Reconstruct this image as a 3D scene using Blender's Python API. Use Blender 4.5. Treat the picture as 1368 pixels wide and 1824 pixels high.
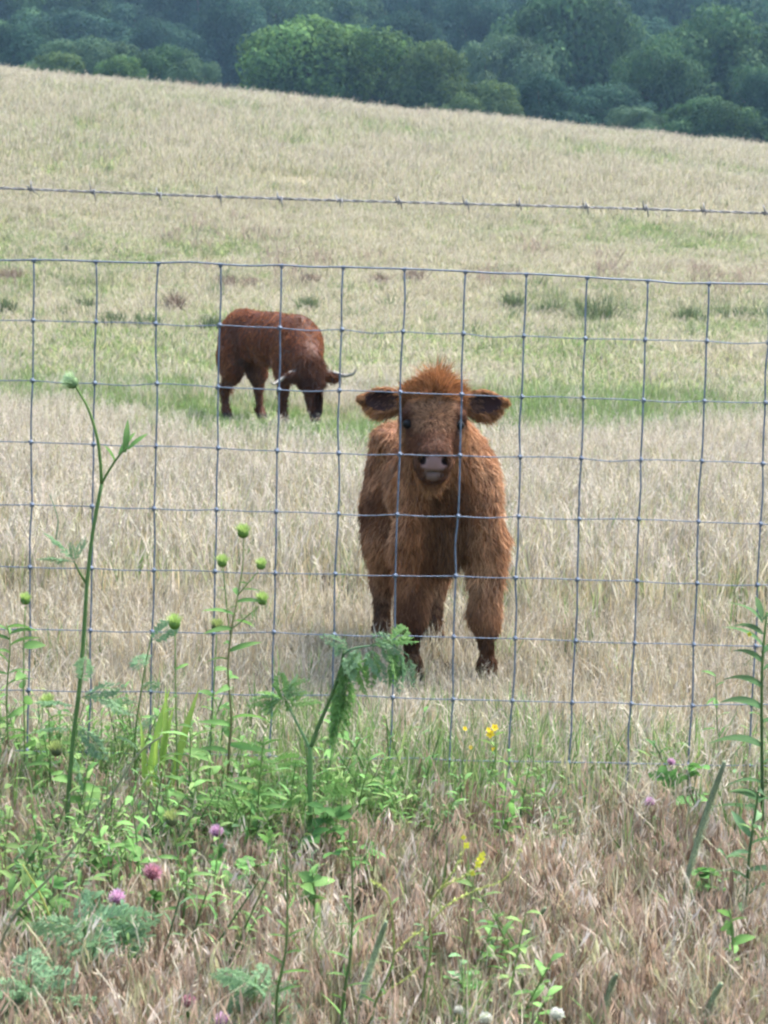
import bpy, math, random
import numpy as np
from mathutils import Vector, Matrix

random.seed(7)
RNG = np.random.default_rng(11)
scene = bpy.context.scene
for o in list(bpy.data.objects):
    bpy.data.objects.remove(o)
COL = scene.collection

# ------------------------------------------------------------------ camera
F_PX, CX, CY = 3900.0, 684.0, 912.0          # focal length in photo pixels
CAM_H = 1.25
PITCH = math.atan((912 - 535) / F_PX)
ROLL = math.radians(1.5)
c_f = Vector((0, math.cos(PITCH), -math.sin(PITCH)))
_r0 = Vector((1, 0, 0)); _u0 = Vector((0, math.sin(PITCH), math.cos(PITCH)))
c_r = _r0 * math.cos(ROLL) + _u0 * math.sin(ROLL)
c_u = -_r0 * math.sin(ROLL) + _u0 * math.cos(ROLL)
cam_d = bpy.data.cameras.new('camera')
cam = bpy.data.objects.new('camera', cam_d)
COL.objects.link(cam)
cam_d.sensor_fit = 'VERTICAL'
cam_d.sensor_height = 36.0
cam_d.sensor_width = 27.0
cam_d.lens = F_PX / 1824 * 36.0
cam_d.clip_start = 0.1
cam_d.clip_end = 2000
cam_d.dof.use_dof = True
cam_d.dof.focus_distance = 6.3
cam_d.dof.aperture_fstop = 14.0
m = Matrix((c_r, c_u, -c_f)).transposed().to_4x4()
m.translation = (0, 0, CAM_H)
cam.matrix_world = m
scene.camera = cam


def P(px, py, Y):
    """Point of the place at distance Y in front of the camera that was measured at a photo pixel."""
    d = c_f + c_r * ((px - CX) / F_PX) + c_u * ((CY - py) / F_PX)
    return Vector((0, 0, CAM_H)) + d * (Y / d.y)


# ------------------------------------------------------------------ sky, sun, exposure
SUN_EL, SUN_AZ = math.radians(60), math.radians(48)      # azimuth from +Y (away from camera) towards +X
world = bpy.data.worlds.new("World")
scene.world = world
world.use_nodes = True
wn = world.node_tree.nodes; wl = world.node_tree.links
bg = wn['Background']
sky = wn.new('ShaderNodeTexSky')
sky.sky_type = 'NISHITA'
sky.sun_disc = False
sky.sun_elevation = SUN_EL
sky.sun_rotation = SUN_AZ
sky.air_density = 1.3
sky.dust_density = 4.0
sky.ozone_density = 1.0
wl.new(sky.outputs[0], bg.inputs[0])
bg.inputs[1].default_value = 0.115
sun_d = bpy.data.lights.new('sun', 'SUN')
sun_d.energy = 2.3
sun_d.angle = math.radians(15)
sun_d.color = (1.0, 0.97, 0.92)
sun = bpy.data.objects.new('sun', sun_d)
COL.objects.link(sun)
to_sun = Vector((math.sin(SUN_AZ) * math.cos(SUN_EL), math.cos(SUN_AZ) * math.cos(SUN_EL), math.sin(SUN_EL)))
sun.rotation_euler = to_sun.to_track_quat('Z', 'Y').to_euler()
sun.location = to_sun * 60
vs = scene.view_settings
vs.view_transform = 'Standard'
vs.look = 'None'
vs.gamma = 1.0
vs.use_curve_mapping = False
vs.exposure = 2.10
scene.render.engine = 'CYCLES'
cy = scene.cycles
cy.max_bounces = 4
cy.diffuse_bounces = 2
cy.glossy_bounces = 2
cy.transmission_bounces = 2
cy.transparent_max_bounces = 8
cy.volume_bounces = 0
cy.filter_width = 2.3
cy.use_denoising = True
cy.use_adaptive_sampling = True
cy.adaptive_threshold = 0.03


# ------------------------------------------------------------------ small helpers
def lerp(a, b, t):
    return a + (b - a) * t


def smooth(a, b, x):
    t = np.clip((x - a) / (b - a), 0, 1)
    return t * t * (3 - 2 * t)


_tab = np.random.default_rng(3).random((256, 256))


def vnoise(x, y):
    x = np.asarray(x, float); y = np.asarray(y, float)
    xi = np.floor(x).astype(int); yi = np.floor(y).astype(int)
    fx = x - xi; fy = y - yi
    fx = fx * fx * (3 - 2 * fx); fy = fy * fy * (3 - 2 * fy)
    a = _tab[xi & 255, yi & 255]; b = _tab[(xi + 1) & 255, yi & 255]
    c = _tab[xi & 255, (yi + 1) & 255]; d = _tab[(xi + 1) & 255, (yi + 1) & 255]
    return (a * (1 - fx) + b * fx) * (1 - fy) + (c * (1 - fx) + d * fx) * fy


def fbm(x, y, n=3):
    s = 0; a = 0.5; t = 0
    for i in range(n):
        s = s + a * vnoise(np.asarray(x) * 2 ** i + 17 * i, np.asarray(y) * 2 ** i + 31 * i); t += a; a *= 0.5
    return s / t


_py = np.array([-400, 0, 22, 24, 30, 40, 55, 70, 85, 93, 100, 115, 135, 160, 220, 300, 420, 600.])
_pz = np.array([0, 0, 0, 0.02, .25, 1.02, 2.95, 5.4, 8.0, 8.98, 9.35, 9.9, 10.6, 11.4, 20, 38, 75, 130.])
_yy = np.linspace(-400, 600, 4001)
_zz = np.interp(_yy, _py, _pz)
_k = np.hanning(25); _k /= _k.sum()
_zs = np.convolve(np.pad(_zz, 12, mode='edge'), _k, 'valid')


def H(x, y):
    x = np.asarray(x, float); y = np.asarray(y, float)
    z = np.interp(y, _yy, _zs)
    z = z - 0.076 * 60 * np.tanh(x / 60) * smooth(27, 85, y)
    amp = 0.02 + 0.22 * smooth(26, 60, y)
    z = z + amp * (fbm(x * 0.35 + 9, y * 0.35 + 4) - 0.5) * smooth(8.5, 10, y)
    return z


def Hf(x, y):
    return float(H(x, y))


def link(o, parent=None):
    COL.objects.link(o)
    if parent is not None:
        o.parent = parent
    return o


def tag(o, label=None, cat=None, group=None, kind=None):
    if label: o['label'] = label
    if cat: o['category'] = cat
    if group: o['group'] = group
    if kind: o['kind'] = kind
    return o


def empty(name, loc):
    o = bpy.data.objects.new(name, None)
    o.empty_display_size = 0.05
    o.location = loc
    return link(o)


def np_mesh(name, V, Fq, mat=None, col=None, smooth_sh=True):
    """V (n,3), Fq (m,k) with k = 3 or 4, or a list of such arrays; col (n,3) goes to the point attribute Col."""
    if not isinstance(Fq, list):
        Fq = [Fq]
    me = bpy.data.meshes.new(name)
    V = np.ascontiguousarray(V, np.float32)
    me.vertices.add(len(V)); me.vertices.foreach_set('co', V.ravel())
    idx = np.concatenate([np.asarray(f, np.int32).ravel() for f in Fq])
    cnt = np.concatenate([np.full(len(f), np.asarray(f).shape[1], np.int32) for f in Fq])
    st = np.concatenate([[0], np.cumsum(cnt)[:-1]]).astype(np.int32)
    me.loops.add(len(idx)); me.loops.foreach_set('vertex_index', idx)
    me.polygons.add(len(cnt)); me.polygons.foreach_set('loop_start', st); me.polygons.foreach_set('loop_total', cnt)
    if smooth_sh:
        me.polygons.foreach_set('use_smooth', np.ones(len(cnt), bool))
    if col is not None:
        at = me.attributes.new('Col', 'FLOAT_COLOR', 'POINT')
        c4 = np.ones((len(V), 4), np.float32); c4[:, :3] = col
        at.data.foreach_set('color', c4.ravel())
    me.update(calc_edges=True)
    me.validate()
    if mat: me.materials.append(mat)
    return me


def obj(name, me, parent=None, loc=None, mw=None):
    o = bpy.data.objects.new(name, me)
    link(o, parent)
    if mw is not None: o.matrix_local = mw
    if loc is not None: o.location = loc
    return o


# ------------------------------------------------------------------ materials
def new_mat(name):
    mt = bpy.data.materials.new(name)
    mt.use_nodes = True
    mt.node_tree.nodes.clear()
    return mt, mt.node_tree.nodes, mt.node_tree.links


def plant_mat(name, trans=0.35, rand=0.25, rough=0.6, spec=0.25, tint=(1, 1, 1), noise=0.25, nscale=40.0, hue=0.0):
    mt, n, l = new_mat(name)
    out = n.new('ShaderNodeOutputMaterial')
    at = n.new('ShaderNodeAttribute'); at.attribute_name = 'Col'
    oi = n.new('ShaderNodeObjectInfo')
    nz = n.new('ShaderNodeTexNoise'); nz.inputs['Scale'].default_value = nscale; nz.inputs['Detail'].default_value = 2
    tc = n.new('ShaderNodeTexCoord'); l.new(tc.outputs['Object'], nz.inputs['Vector'])
    mr = n.new('ShaderNodeMapRange'); mr.inputs['To Min'].default_value = 1 - rand; mr.inputs['To Max'].default_value = 1 + rand
    l.new(oi.outputs['Random'], mr.inputs['Value'])
    mr2 = n.new('ShaderNodeMapRange'); mr2.inputs['To Min'].default_value = 1 - noise; mr2.inputs['To Max'].default_value = 1 + noise
    l.new(nz.outputs[0], mr2.inputs['Value'])
    mu = n.new('ShaderNodeMath'); mu.operation = 'MULTIPLY'
    l.new(mr.outputs[0], mu.inputs[0]); l.new(mr2.outputs[0], mu.inputs[1])
    hs = n.new('ShaderNodeHueSaturation')
    hs.inputs['Hue'].default_value = 0.5 + hue
    l.new(at.outputs['Color'], hs.inputs['Color']); l.new(mu.outputs[0], hs.inputs['Value'])
    tn = n.new('ShaderNodeMix'); tn.data_type = 'RGBA'; tn.blend_type = 'MULTIPLY'; tn.inputs[0].default_value = 1
    tn.inputs[7].default_value = (*tint, 1)
    l.new(hs.outputs[0], tn.inputs[6])
    bs = n.new('ShaderNodeBsdfPrincipled')
    bs.inputs['Roughness'].default_value = rough
    bs.inputs['Specular IOR Level'].default_value = spec
    l.new(tn.outputs[2], bs.inputs['Base Color'])
    if trans > 0:
        tr = n.new('ShaderNodeBsdfTranslucent'); l.new(tn.outputs[2], tr.inputs[0])
        mx = n.new('ShaderNodeMixShader'); mx.inputs[0].default_value = trans
        l.new(bs.outputs[0], mx.inputs[1]); l.new(tr.outputs[0], mx.inputs[2])
        l.new(mx.outputs[0], out.inputs[0])
    else:
        l.new(bs.outputs[0], out.inputs[0])
    return mt


def simple_mat(name, colr, rough=0.5, metal=0.0, spec=0.5, nscale=60, namp=0.2, bump=0.0):
    mt, n, l = new_mat(name)
    out = n.new('ShaderNodeOutputMaterial'); bs = n.new('ShaderNodeBsdfPrincipled')
    nz = n.new('ShaderNodeTexNoise'); nz.inputs['Scale'].default_value = nscale; nz.inputs['Detail'].default_value = 4
    tc = n.new('ShaderNodeTexCoord'); l.new(tc.outputs['Object'], nz.inputs['Vector'])
    cr = n.new('ShaderNodeValToRGB')
    cr.color_ramp.elements[0].position = 0.3; cr.color_ramp.elements[1].position = 0.7
    cr.color_ramp.elements[0].color = (*[c * (1 - namp) for c in colr], 1)
    cr.color_ramp.elements[1].color = (*[min(1, c * (1 + namp)) for c in colr], 1)
    l.new(nz.outputs[0], cr.inputs[0]); l.new(cr.outputs[0], bs.inputs['Base Color'])
    bs.inputs['Roughness'].default_value = rough; bs.inputs['Metallic'].default_value = metal
    bs.inputs['Specular IOR Level'].default_value = spec
    if bump > 0:
        bp = n.new('ShaderNodeBump'); bp.inputs['Strength'].default_value = bump; bp.inputs['Distance'].default_value = 0.003
        l.new(nz.outputs[0], bp.inputs['Height']); l.new(bp.outputs[0], bs.inputs['Normal'])
    l.new(bs.outputs[0], out.inputs[0])
    return mt


M_GRASS = plant_mat('grass_blade', trans=0.28, rand=0.28, rough=0.7, spec=0.15, noise=0.1)
M_FARGRASS = plant_mat('far_grass_blade', trans=0.40, rand=0.12, rough=0.8, spec=0.05, noise=0.1, nscale=4)
M_WEED = plant_mat('weed_leaf', trans=0.35, rand=0.22, rough=0.65, spec=0.15, noise=0.25)
M_FLOWER = plant_mat('petal', trans=0.3, rand=0.05, rough=0.6, spec=0.2, noise=0.12, nscale=120)
M_TREE = plant_mat('tree_leaf', trans=0.3, rand=0.10, rough=0.8, spec=0.04, noise=0.2, nscale=0.6)
M_BARK = simple_mat('bark', (0.10, 0.075, 0.055), rough=0.9, nscale=3, namp=0.4)
M_COAT = plant_mat('coat_hair', trans=0.28, rand=0.0, rough=0.7, spec=0.08, noise=0.25, nscale=16)
M_SKIN = plant_mat('skin', trans=0.0, rand=0.0, rough=0.65, spec=0.15, noise=0.25, nscale=30)
M_WIRE = simple_mat('galvanised_wire', (0.11, 0.145, 0.205), rough=0.55, metal=0.35, nscale=90, namp=0.3)
M_RUST = simple_mat('weathered_wire', (0.16, 0.165, 0.18), rough=0.6, metal=0.35, nscale=90, namp=0.45)
M_EYE = simple_mat('eye_gloss', (0.006, 0.005, 0.005), rough=0.4, spec=0.15, namp=0.1)
M_HORN = simple_mat('horn', (0.17, 0.16, 0.145), rough=0.6, nscale=14, namp=0.3)


# ------------------------------------------------------------------ ground
def patch_green(x, y):
    """0 dry straw .. 1 fresh green; how the sward itself varies over the field."""
    x = np.asarray(x, float); y = np.asarray(y, float)
    n1 = fbm(x * 0.30 + 40, y * 0.12 + 11)
    n2 = fbm(x * 1.1 + 5, y * 0.5 + 70)
    n3 = fbm(x * 0.12 + 71, y * 0.09 + 23)
    g = 0.16 + 1.3 * (n1 - 0.5) + 0.8 * (n2 - 0.5) + 1.3 * (n3 - 0.5) * smooth(20, 40, y)
    yw = y + 9.0 * (fbm(x * 0.45 + 13, y * 0.12) - 0.5) + 5.0 * (fbm(x * 1.6 + 3, y * 0.5 + 33) - 0.5)
    b1 = np.exp(-((yw - 25.5) / 5.0) ** 2) * (0.10 + 0.55 * smooth(0.40, 0.64, fbm(x * 0.75 + 3, y * 0.42 + 8)))
    b1 *= 1 - 0.6 * smooth(2.6, 4.5, x)
    b2 = 0.30 * np.exp(-((y - 40) / 4.0) ** 2)
    for (cx_, cy_, rx_, ry_, am) in ((-3.1, 30.5, 1.9, 2.6, 0.8), (-2.4, 21.0, 1.2, 2.2, 0.95), (1.7, 22.4, 1.1, 3.6, 1.1), (-1.1, 21.8, 1.5, 2.8, 0.95),
                                     (3.4, 27, 1.4, 2.6, 0.5), (-4.2, 25, 1.1, 2.0, 0.5), (-1.5, 11.7, 0.7, 1.5, 0.4), (0.4, 33, 2.2, 2.4, 0.35), (4.6, 38, 1.8, 3, 0.45), (-6, 46, 2.5, 4, 0.4), (3.0, 56, 4, 4, 0.35)):
        wob = 0.6 + 0.9 * (n2 - 0.2)
        g = g + am * wob * np.exp(-((x - cx_) / rx_) ** 2 - ((yw - cy_) / ry_) ** 2)
    yc = 82 - 0.28 * x
    b3 = 0.75 * np.exp(-((y - yc) / 2.2) ** 2) * smooth(-16, -4, x)
    b4 = 0.30 * np.exp(-((y - 5.9) / 0.7) ** 2)
    dry = 0.30 * np.exp(-((y - 14) / 5.0) ** 2)
    far = 0.15 * smooth(14, 22, yw) * (1 - smooth(44, 56, y))
    return np.clip(g + b1 + b2 + b3 + b4 - dry + far, 0, 1)


gy = np.concatenate([np.linspace(-60, 2, 16), np.geomspace(2.3, 26, 70), np.linspace(26.6, 130, 120), np.linspace(134, 430, 60)])
gu = np.linspace(-1, 1, 121); gu = np.sign(gu) * np.abs(gu) ** 1.8
GX = np.outer(np.minimum(250, 60 + 0.9 * np.abs(gy)), gu); GY = np.repeat(gy[:, None], len(gu), 1)
GZ = H(GX, GY)
nv, nu = GX.shape
ii = np.arange(nv * nu).reshape(nv, nu)
quads = np.stack([ii[:-1, :-1], ii[:-1, 1:], ii[1:, 1:], ii[1:, :-1]], -1).reshape(-1, 4)
gg = patch_green(GX, GY)[..., None]
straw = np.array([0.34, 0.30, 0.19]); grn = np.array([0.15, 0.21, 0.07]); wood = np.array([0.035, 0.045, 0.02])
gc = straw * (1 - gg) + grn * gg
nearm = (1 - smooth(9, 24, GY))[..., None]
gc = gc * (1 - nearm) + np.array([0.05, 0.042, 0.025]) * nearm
wm = smooth(101, 112, GY)[..., None]
gc = gc * (1 - wm) + wood * wm


def ground_mat():
    mt, n, l = new_mat('field_soil')
    out = n.new('ShaderNodeOutputMaterial'); bs = n.new('ShaderNodeBsdfPrincipled')
    at = n.new('ShaderNodeAttribute'); at.attribute_name = 'Col'
    tc = n.new('ShaderNodeTexCoord')
    nz = n.new('ShaderNodeTexNoise'); nz.inputs['Scale'].default_value = 6; nz.inputs['Detail'].default_value = 8; nz.inputs['Roughness'].default_value = 0.75
    l.new(tc.outputs['Object'], nz.inputs['Vector'])
    mr = n.new('ShaderNodeMapRange'); mr.inputs['From Min'].default_value = 0.3; mr.inputs['From Max'].default_value = 0.7
    mr.inputs['To Min'].default_value = 0.55; mr.inputs['To Max'].default_value = 1.0
    l.new(nz.outputs[0], mr.inputs['Value'])
    hs = n.new('ShaderNodeHueSaturation'); l.new(at.outputs['Color'], hs.inputs['Color']); l.new(mr.outputs[0], hs.inputs['Value'])
    l.new(hs.outputs[0], bs.inputs['Base Color'])
    bs.inputs['Roughness'].default_value = 0.95; bs.inputs['Specular IOR Level'].default_value = 0.1
    bp = n.new('ShaderNodeBump'); bp.inputs['Strength'].default_value = 0.6; bp.inputs['Distance'].default_value = 0.05
    l.new(nz.outputs[0], bp.inputs['Height']); l.new(bp.outputs[0], bs.inputs['Normal'])
    l.new(bs.outputs[0], out.inputs[0])
    return mt


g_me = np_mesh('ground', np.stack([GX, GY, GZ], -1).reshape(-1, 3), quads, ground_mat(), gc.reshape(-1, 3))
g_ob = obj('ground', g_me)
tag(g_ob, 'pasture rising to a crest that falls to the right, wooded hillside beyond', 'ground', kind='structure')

# ------------------------------------------------------------------ haze: the air over the valley
hz_m, n, l = new_mat('haze_air')
pv = n.new('ShaderNodeVolumePrincipled')
pv.inputs['Color'].default_value = (0.42, 0.70, 1.0, 1)
pv.inputs['Density'].default_value = 0.00036
pv.inputs['Anisotropy'].default_value = 0.0
ho = n.new('ShaderNodeOutputMaterial')
l.new(pv.outputs[0], ho.inputs['Volume'])
bx = np.array([[x, y, z] for x in (-262, 262) for y in (-70, 445) for z in (-8, 112)], float)
bf = np.array([[0, 1, 3, 2], [4, 6, 7, 5], [0, 4, 5, 1], [2, 3, 7, 6], [0, 2, 6, 4], [1, 5, 7, 3]])
hz = obj('haze', np_mesh('haze', bx, bf, hz_m, smooth_sh=False))
tag(hz, 'thin bluish air between the meadow and the far wood', 'haze', kind='stuff')


# ------------------------------------------------------------------ mesh builder for tubes, blades and leaves
class MB:
    def __init__(s):
        s.v = []; s.f = []; s.c = []

    def tube(s, pts, rad, col, seg=6, cap=True):
        pts = [Vector(p) for p in pts]; n = len(pts)
        if not hasattr(rad, '__len__'): rad = [rad] * n
        cols = col if (hasattr(col[0], '__len__')) else [col] * n
        b0 = len(s.v)
        ref = Vector((0.31, 0.95, 0.05))
        for i, p in enumerate(pts):
            t = (pts[min(i + 1, n - 1)] - pts[max(i - 1, 0)]).normalized()
            a = t.cross(ref)
            if a.length < 1e-3: a = t.cross(Vector((1, 0, 0)))
            a.normalize(); b = t.cross(a)
            for k in range(seg):
                q = 2 * math.pi * k / seg
                s.v.append(p + (a * math.cos(q) + b * math.sin(q)) * rad[i]); s.c.append(cols[i])
        for i in range(n - 1):
            for k in range(seg):
                k2 = (k + 1) % seg
                s.f.append((b0 + i * seg + k, b0 + i * seg + k2, b0 + (i + 1) * seg + k2, b0 + (i + 1) * seg + k))
        if cap:
            s.f.append(tuple(b0 + k for k in range(seg))[::-1]); s.f.append(tuple(b0 + (n - 1) * seg + k for k in range(seg)))

    def leaf(s, base, d, up, length, width, col, col2=None, droop=0.3, fold=0.25, seg=5, shape=None, point=1.0):
        """A folded, drooping leaf blade: 3 verts across, seg along."""
        base = Vector(base); d = Vector(d).normalized(); up = Vector(up)
        side = d.cross(up)
        if side.length < 1e-4: side = d.cross(Vector((1, 0, 0.1)))
        side.normalize(); nr = side.cross(d).normalized()
        b0 = len(s.v); col2 = col2 or col
        for i in range(seg + 1):
            t = i / seg
            w = width * 0.5 * (shape(t) if shape else math.sin(math.pi * min(1, (t * 0.93 + 0.07)) ** point) ** 0.8)
            c = base + d * (length * t * (1 - 0.12 * droop * t)) - nr * (droop * length * t * t * 0.5)
            cc = [lerp(col[j], col2[j], t) for j in range(3)]
            s.v += [c - side * w + nr * (fold * w), c, c + side * w + nr * (fold * w)]
            s.c += [cc, [x * 1.12 for x in cc], cc]
        for i in range(seg):
            a = b0 + i * 3
            s.f += [(a, a + 1, a + 4, a + 3), (a + 1, a + 2, a + 5, a + 4)]

    def blob(s, c, r, col, nu=10, nv=7, colb=None):
        c = Vector(c); b0 = len(s.v); colb = colb or col
        for j in range(nv + 1):
            ph = math.pi * j / nv
            for i in range(nu):
                th = 2 * math.pi * i / nu
                s.v.append(c + Vector((r[0] * math.sin(ph) * math.cos(th), r[1] * math.sin(ph) * math.sin(th), -r[2] * math.cos(ph))))
                s.c.append([lerp(colb[k], col[k], j / nv) for k in range(3)])
        for j in range(nv):
            for i in range(nu):
                i2 = (i + 1) % nu
                s.f.append((b0 + j * nu + i, b0 + j * nu + i2, b0 + (j + 1) * nu + i2, b0 + (j + 1) * nu + i))

    def mesh(s, name, mat):
        me = bpy.data.meshes.new(name)
        me.from_pydata([tuple(v) for v in s.v], [], s.f)
        at = me.attributes.new('Col', 'FLOAT_COLOR', 'POINT')
        c4 = np.ones((len(s.v), 4), np.float32); c4[:, :3] = np.array(s.c)
        at.data.foreach_set('color', c4.ravel())
        me.polygons.foreach_set('use_smooth', np.ones(len(me.polygons), bool))
        me.materials.append(mat); me.update()
        return me

    def build(s, name, mat, parent=None, loc=None):
        return obj(name, s.mesh(name, mat), parent, loc)


def catmull(pts, per=6):
    pts = [Vector(p) for p in pts]
    if len(pts) < 3:
        return [pts[0].lerp(pts[-1], t / per) for t in range(per + 1)]
    q = [pts[0] * 2 - pts[1]] + pts + [pts[-1] * 2 - pts[-2]]
    out = []
    for i in range(1, len(q) - 2):
        for k in range(per):
            t = k / per
            p0, p1, p2, p3 = q[i - 1], q[i], q[i + 1], q[i + 2]
            out.append(0.5 * ((2 * p1) + (p2 - p0) * t + (2 * p0 - 5 * p1 + 4 * p2 - p3) * t * t + (3 * p1 - p0 - 3 * p2 + p3) * t ** 3))
    out.append(pts[-1])
    return out


# ------------------------------------------------------------------ trees beyond the crest
def crown_mesh(name, seed, lobes, nleaf, size, pal, low=0.0):
    """Crown of unit half-width and unit height (base z=0): leaf-sized faces spread through lobes of uneven size."""
    r = np.random.default_rng(seed)
    L = []
    for k in range(lobes):
        a = r.uniform(0, 2 * np.pi); t = r.uniform(low, 0.86)
        prof = np.sin(np.pi * (0.30 + 0.66 * t)) ** 0.75
        rad = prof * r.uniform(0.55, 0.92) * np.sqrt(r.uniform(0.15, 1)) * (1 + 0.22 * np.sin(2 * a + seed) + 0.15 * np.sin(5 * a + 2 * seed))
        L.append([rad * np.cos(a), rad * np.sin(a), t, 0.09 + 0.24 * r.random() ** 1.6, r.uniform(0.55, 1.25)])
    L.append([0, 0, 0.8, 0.3, 1.0]); L.append([0, 0, 0.5, 0.5, 0.9])
    L = np.array(L)
    wgt = L[:, 3] ** 2; li = r.choice(len(L), nleaf, p=wgt / wgt.sum())
    d = r.normal(size=(nleaf, 3)); d[:, 2] = d[:, 2] * 0.9 + 0.25; d /= np.linalg.norm(d, axis=1)[:, None]
    rr = L[li, 3] * (0.55 + 0.62 * r.random(nleaf) ** 0.7)
    c = L[li, :3] + d * rr[:, None] * np.array([1, 1, 0.62])
    # finer clumping inside a lobe
    cl = fbm(c[:, 0] * 6 + c[:, 2] * 5, c[:, 1] * 6 + c[:, 2] * 3)
    keep = (r.random(nleaf) < 0.35 + 1.5 * np.clip(cl - 0.3, 0, 1)) & (c[:, 2] > 0.0)
    c = c[keep]; d = d[keep]; li = li[keep]; n_ = len(c)
    nrm = d + r.normal(scale=0.38, size=(n_, 3)); nrm /= np.linalg.norm(nrm, axis=1)[:, None]
    t1 = np.cross(nrm, r.normal(size=(n_, 3))); t1 /= np.linalg.norm(t1, axis=1)[:, None]
    t2 = np.cross(nrm, t1)
    sz = size * r.uniform(0.6, 1.35, n_)[:, None]
    zs = np.array([1, 1, 0.8])
    a = c + t1 * sz * zs; b = c + t2 * sz * 0.55 * zs; e = c - t1 * sz * zs; f = c - t2 * sz * 0.55 * zs
    V = np.stack([a, b, e, f], 1).reshape(-1, 3)
    Q = np.arange(n_ * 4).reshape(-1, 4)
    pal = np.array(pal)
    w = r.random((n_, 1)); cc = pal[0] * (1 - w) + pal[1] * w
    cc = cc * L[li, 4][:, None] * r.uniform(0.8, 1.2, (n_, 1))
    return np_mesh(name, V, Q, M_TREE, np.repeat(cc, 4, 0), smooth_sh=False)


def trunk_mesh(name, seed):
    rr = random.Random(seed); mb = MB(); cb = (0.5, 0.5, 0.5)
    mb.tube(catmull([(0, 0, -0.03), (0.01, 0, 0.25), (-0.02, 0.02, 0.55), (0.02, 0, 0.85)], 3), [0.05 - 0.0042 * i for i in range(10)], cb, 7)
    for k in range(7):
        a = rr.uniform(0, 6.28); z = rr.uniform(0.12, 0.6)
        mb.tube(catmull([(0, 0, z), (0.25 * math.cos(a), 0.25 * math.sin(a), z + 0.1), (0.5 * math.cos(a), 0.5 * math.sin(a), z + 0.24)], 3),
                [0.022 - 0.0028 * i for i in range(7)], cb, 5)
    return mb.mesh(name, M_BARK)


G1 = ((0.065, 0.135, 0.045), (0.12, 0.21, 0.065)); G2 = ((0.062, 0.112, 0.044), (0.105, 0.158, 0.058))
G3 = ((0.04, 0.09, 0.042), (0.075, 0.14, 0.058)); G4 = ((0.055, 0.105, 0.058), (0.09, 0.148, 0.078)); G5 = ((0.026, 0.066, 0.044), (0.046, 0.098, 0.058))
crowns = {
    'bright': crown_mesh('crown_bright', 1, 64, 46000, 0.026, G1),
    'olive': crown_mesh('crown_olive', 2, 49, 46000, 0.026, G2),
    'dark': crown_mesh('crown_dark', 3, 72, 46000, 0.026, G3),
    'grey': crown_mesh('crown_grey', 4, 53, 46000, 0.026, G4),
    'deep': crown_mesh('crown_deep', 5, 76, 46000, 0.026, G5),
    'deep2': crown_mesh('crown_deep', 6, 68, 46000, 0.026, G5),
}
trunks = [trunk_mesh('trunk', s) for s in (1, 2)]
# photo centre x, photo top y, crown width in photo px, distance, crown, name, label
TREES = [
    (555, 28, 300, 136, 'bright', 'rounded_tree', 'broad bright green tree with the largest light crown, left of centre'),
    (672, 78, 120, 140, 'dark', 'rounded_tree', 'dark green tree wedged between the broad bright tree and the olive one'),
    (775, 72, 180, 134, 'olive', 'olive_tree', 'olive green rounded tree just right of the broad bright green one'),
    (872, 142, 130, 128, 'olive', 'olive_bush', 'low olive bush at the crest just right of the olive tree'),
    (890, 60, 190, 152, 'grey', 'grey_tree', 'greyish green tree behind the low olive bush right of the olive tree'),
    (300, 78, 150, 138, 'dark', 'dark_bush', 'dark green bush at the crest left of the broad bright tree'),
    (342, 104, 90, 130, 'grey', 'grey_bush', 'small pale bush at the crest right beside the dark bush'),
    (165, 66, 190, 140, 'grey', 'grey_tree', 'wide pale greyish tree behind the left end of the crest'),
    (100, 92, 120, 130, 'olive', 'olive_bush', 'low olive bush in front of the wide pale greyish tree at left'),
    (38, 40, 170, 150, 'deep', 'dark_tree', 'dark tree at the left edge of the picture behind the crest'),
    (215, 98, 110, 129, 'bright', 'green_bush', 'small mid green bush between the pale tree and the dark bush'),
    (1010, -40, 290, 158, 'dark', 'tall_tree', 'tall dark green tree with a broad crown right of centre'),
    (965, 130, 120, 132, 'deep', 'dark_bush', 'dark bush at the foot of the tall tree right of centre'),
    (1070, 150, 200, 133, 'deep2', 'dark_bush', 'darkest low bush at the crest under the tall tree'),
    (1275, 5, 300, 146, 'dark', 'tall_tree', 'tall spreading green tree rising at the right edge'),
    (1180, 62, 190, 141, 'dark', 'leaning_tree', 'dark green tree left of the tall spreading one at the right edge'),
    (1262, 170, 190, 124, 'dark', 'green_bush', 'low leafy bush in front of the right edge trees'),
    (1360, 130, 130, 126, 'deep', 'dark_bush', 'dark bush cut by the right edge at the end of the crest'),
    (1140, 190, 130, 125, 'grey', 'grey_bush', 'small greyish bush at the crest left of the low leafy bush'),
]


def tree(px, pt, wpx, Y, kind, name, label, i, group=None):
    p = P(px, pt, Y); z0 = Hf(p.x, Y) - 0.1; h = max(2.5, p.z - z0); w = wpx * Y / F_PX / 2 * (1.22 if i < 40 else 1.0)
    root = empty(name, (p.x, Y, z0))
    root.rotation_euler.z = (i * 2.399) % 6.283
    tag(root, label, 'tree' if 'tree' in name else 'bush', group)
    c = obj('crown', crowns[kind], root); c.scale = (w * 1.05, w * 1.05, h * 0.97); c.location.z = h * 0.03
    t = obj('trunk', trunks[i % 2], root); t.scale = (h * 0.5, h * 0.5, h)


for i, a in enumerate(TREES):
    tree(*a, i)
rr = random.Random(5)
k = 0
for Y, tops, step, wpx in ((188, 18, 150, 250), (214, -35, 130, 230), (245, -75, 125, 215)):
    x = -60 + rr.uniform(0, 60)
    while x < 1440:
        tree(x, tops + rr.uniform(-28, 28), wpx * rr.uniform(0.8, 1.2), Y + rr.uniform(-8, 8), rr.choice(['deep', 'deep2', 'dark']), 'forest_tree',
             'tall dark tree of the bluish wood closing the view behind the crest', 40 + k, 'trees of the far wood')
        x += step * rr.uniform(0.85, 1.15); k += 1

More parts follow.
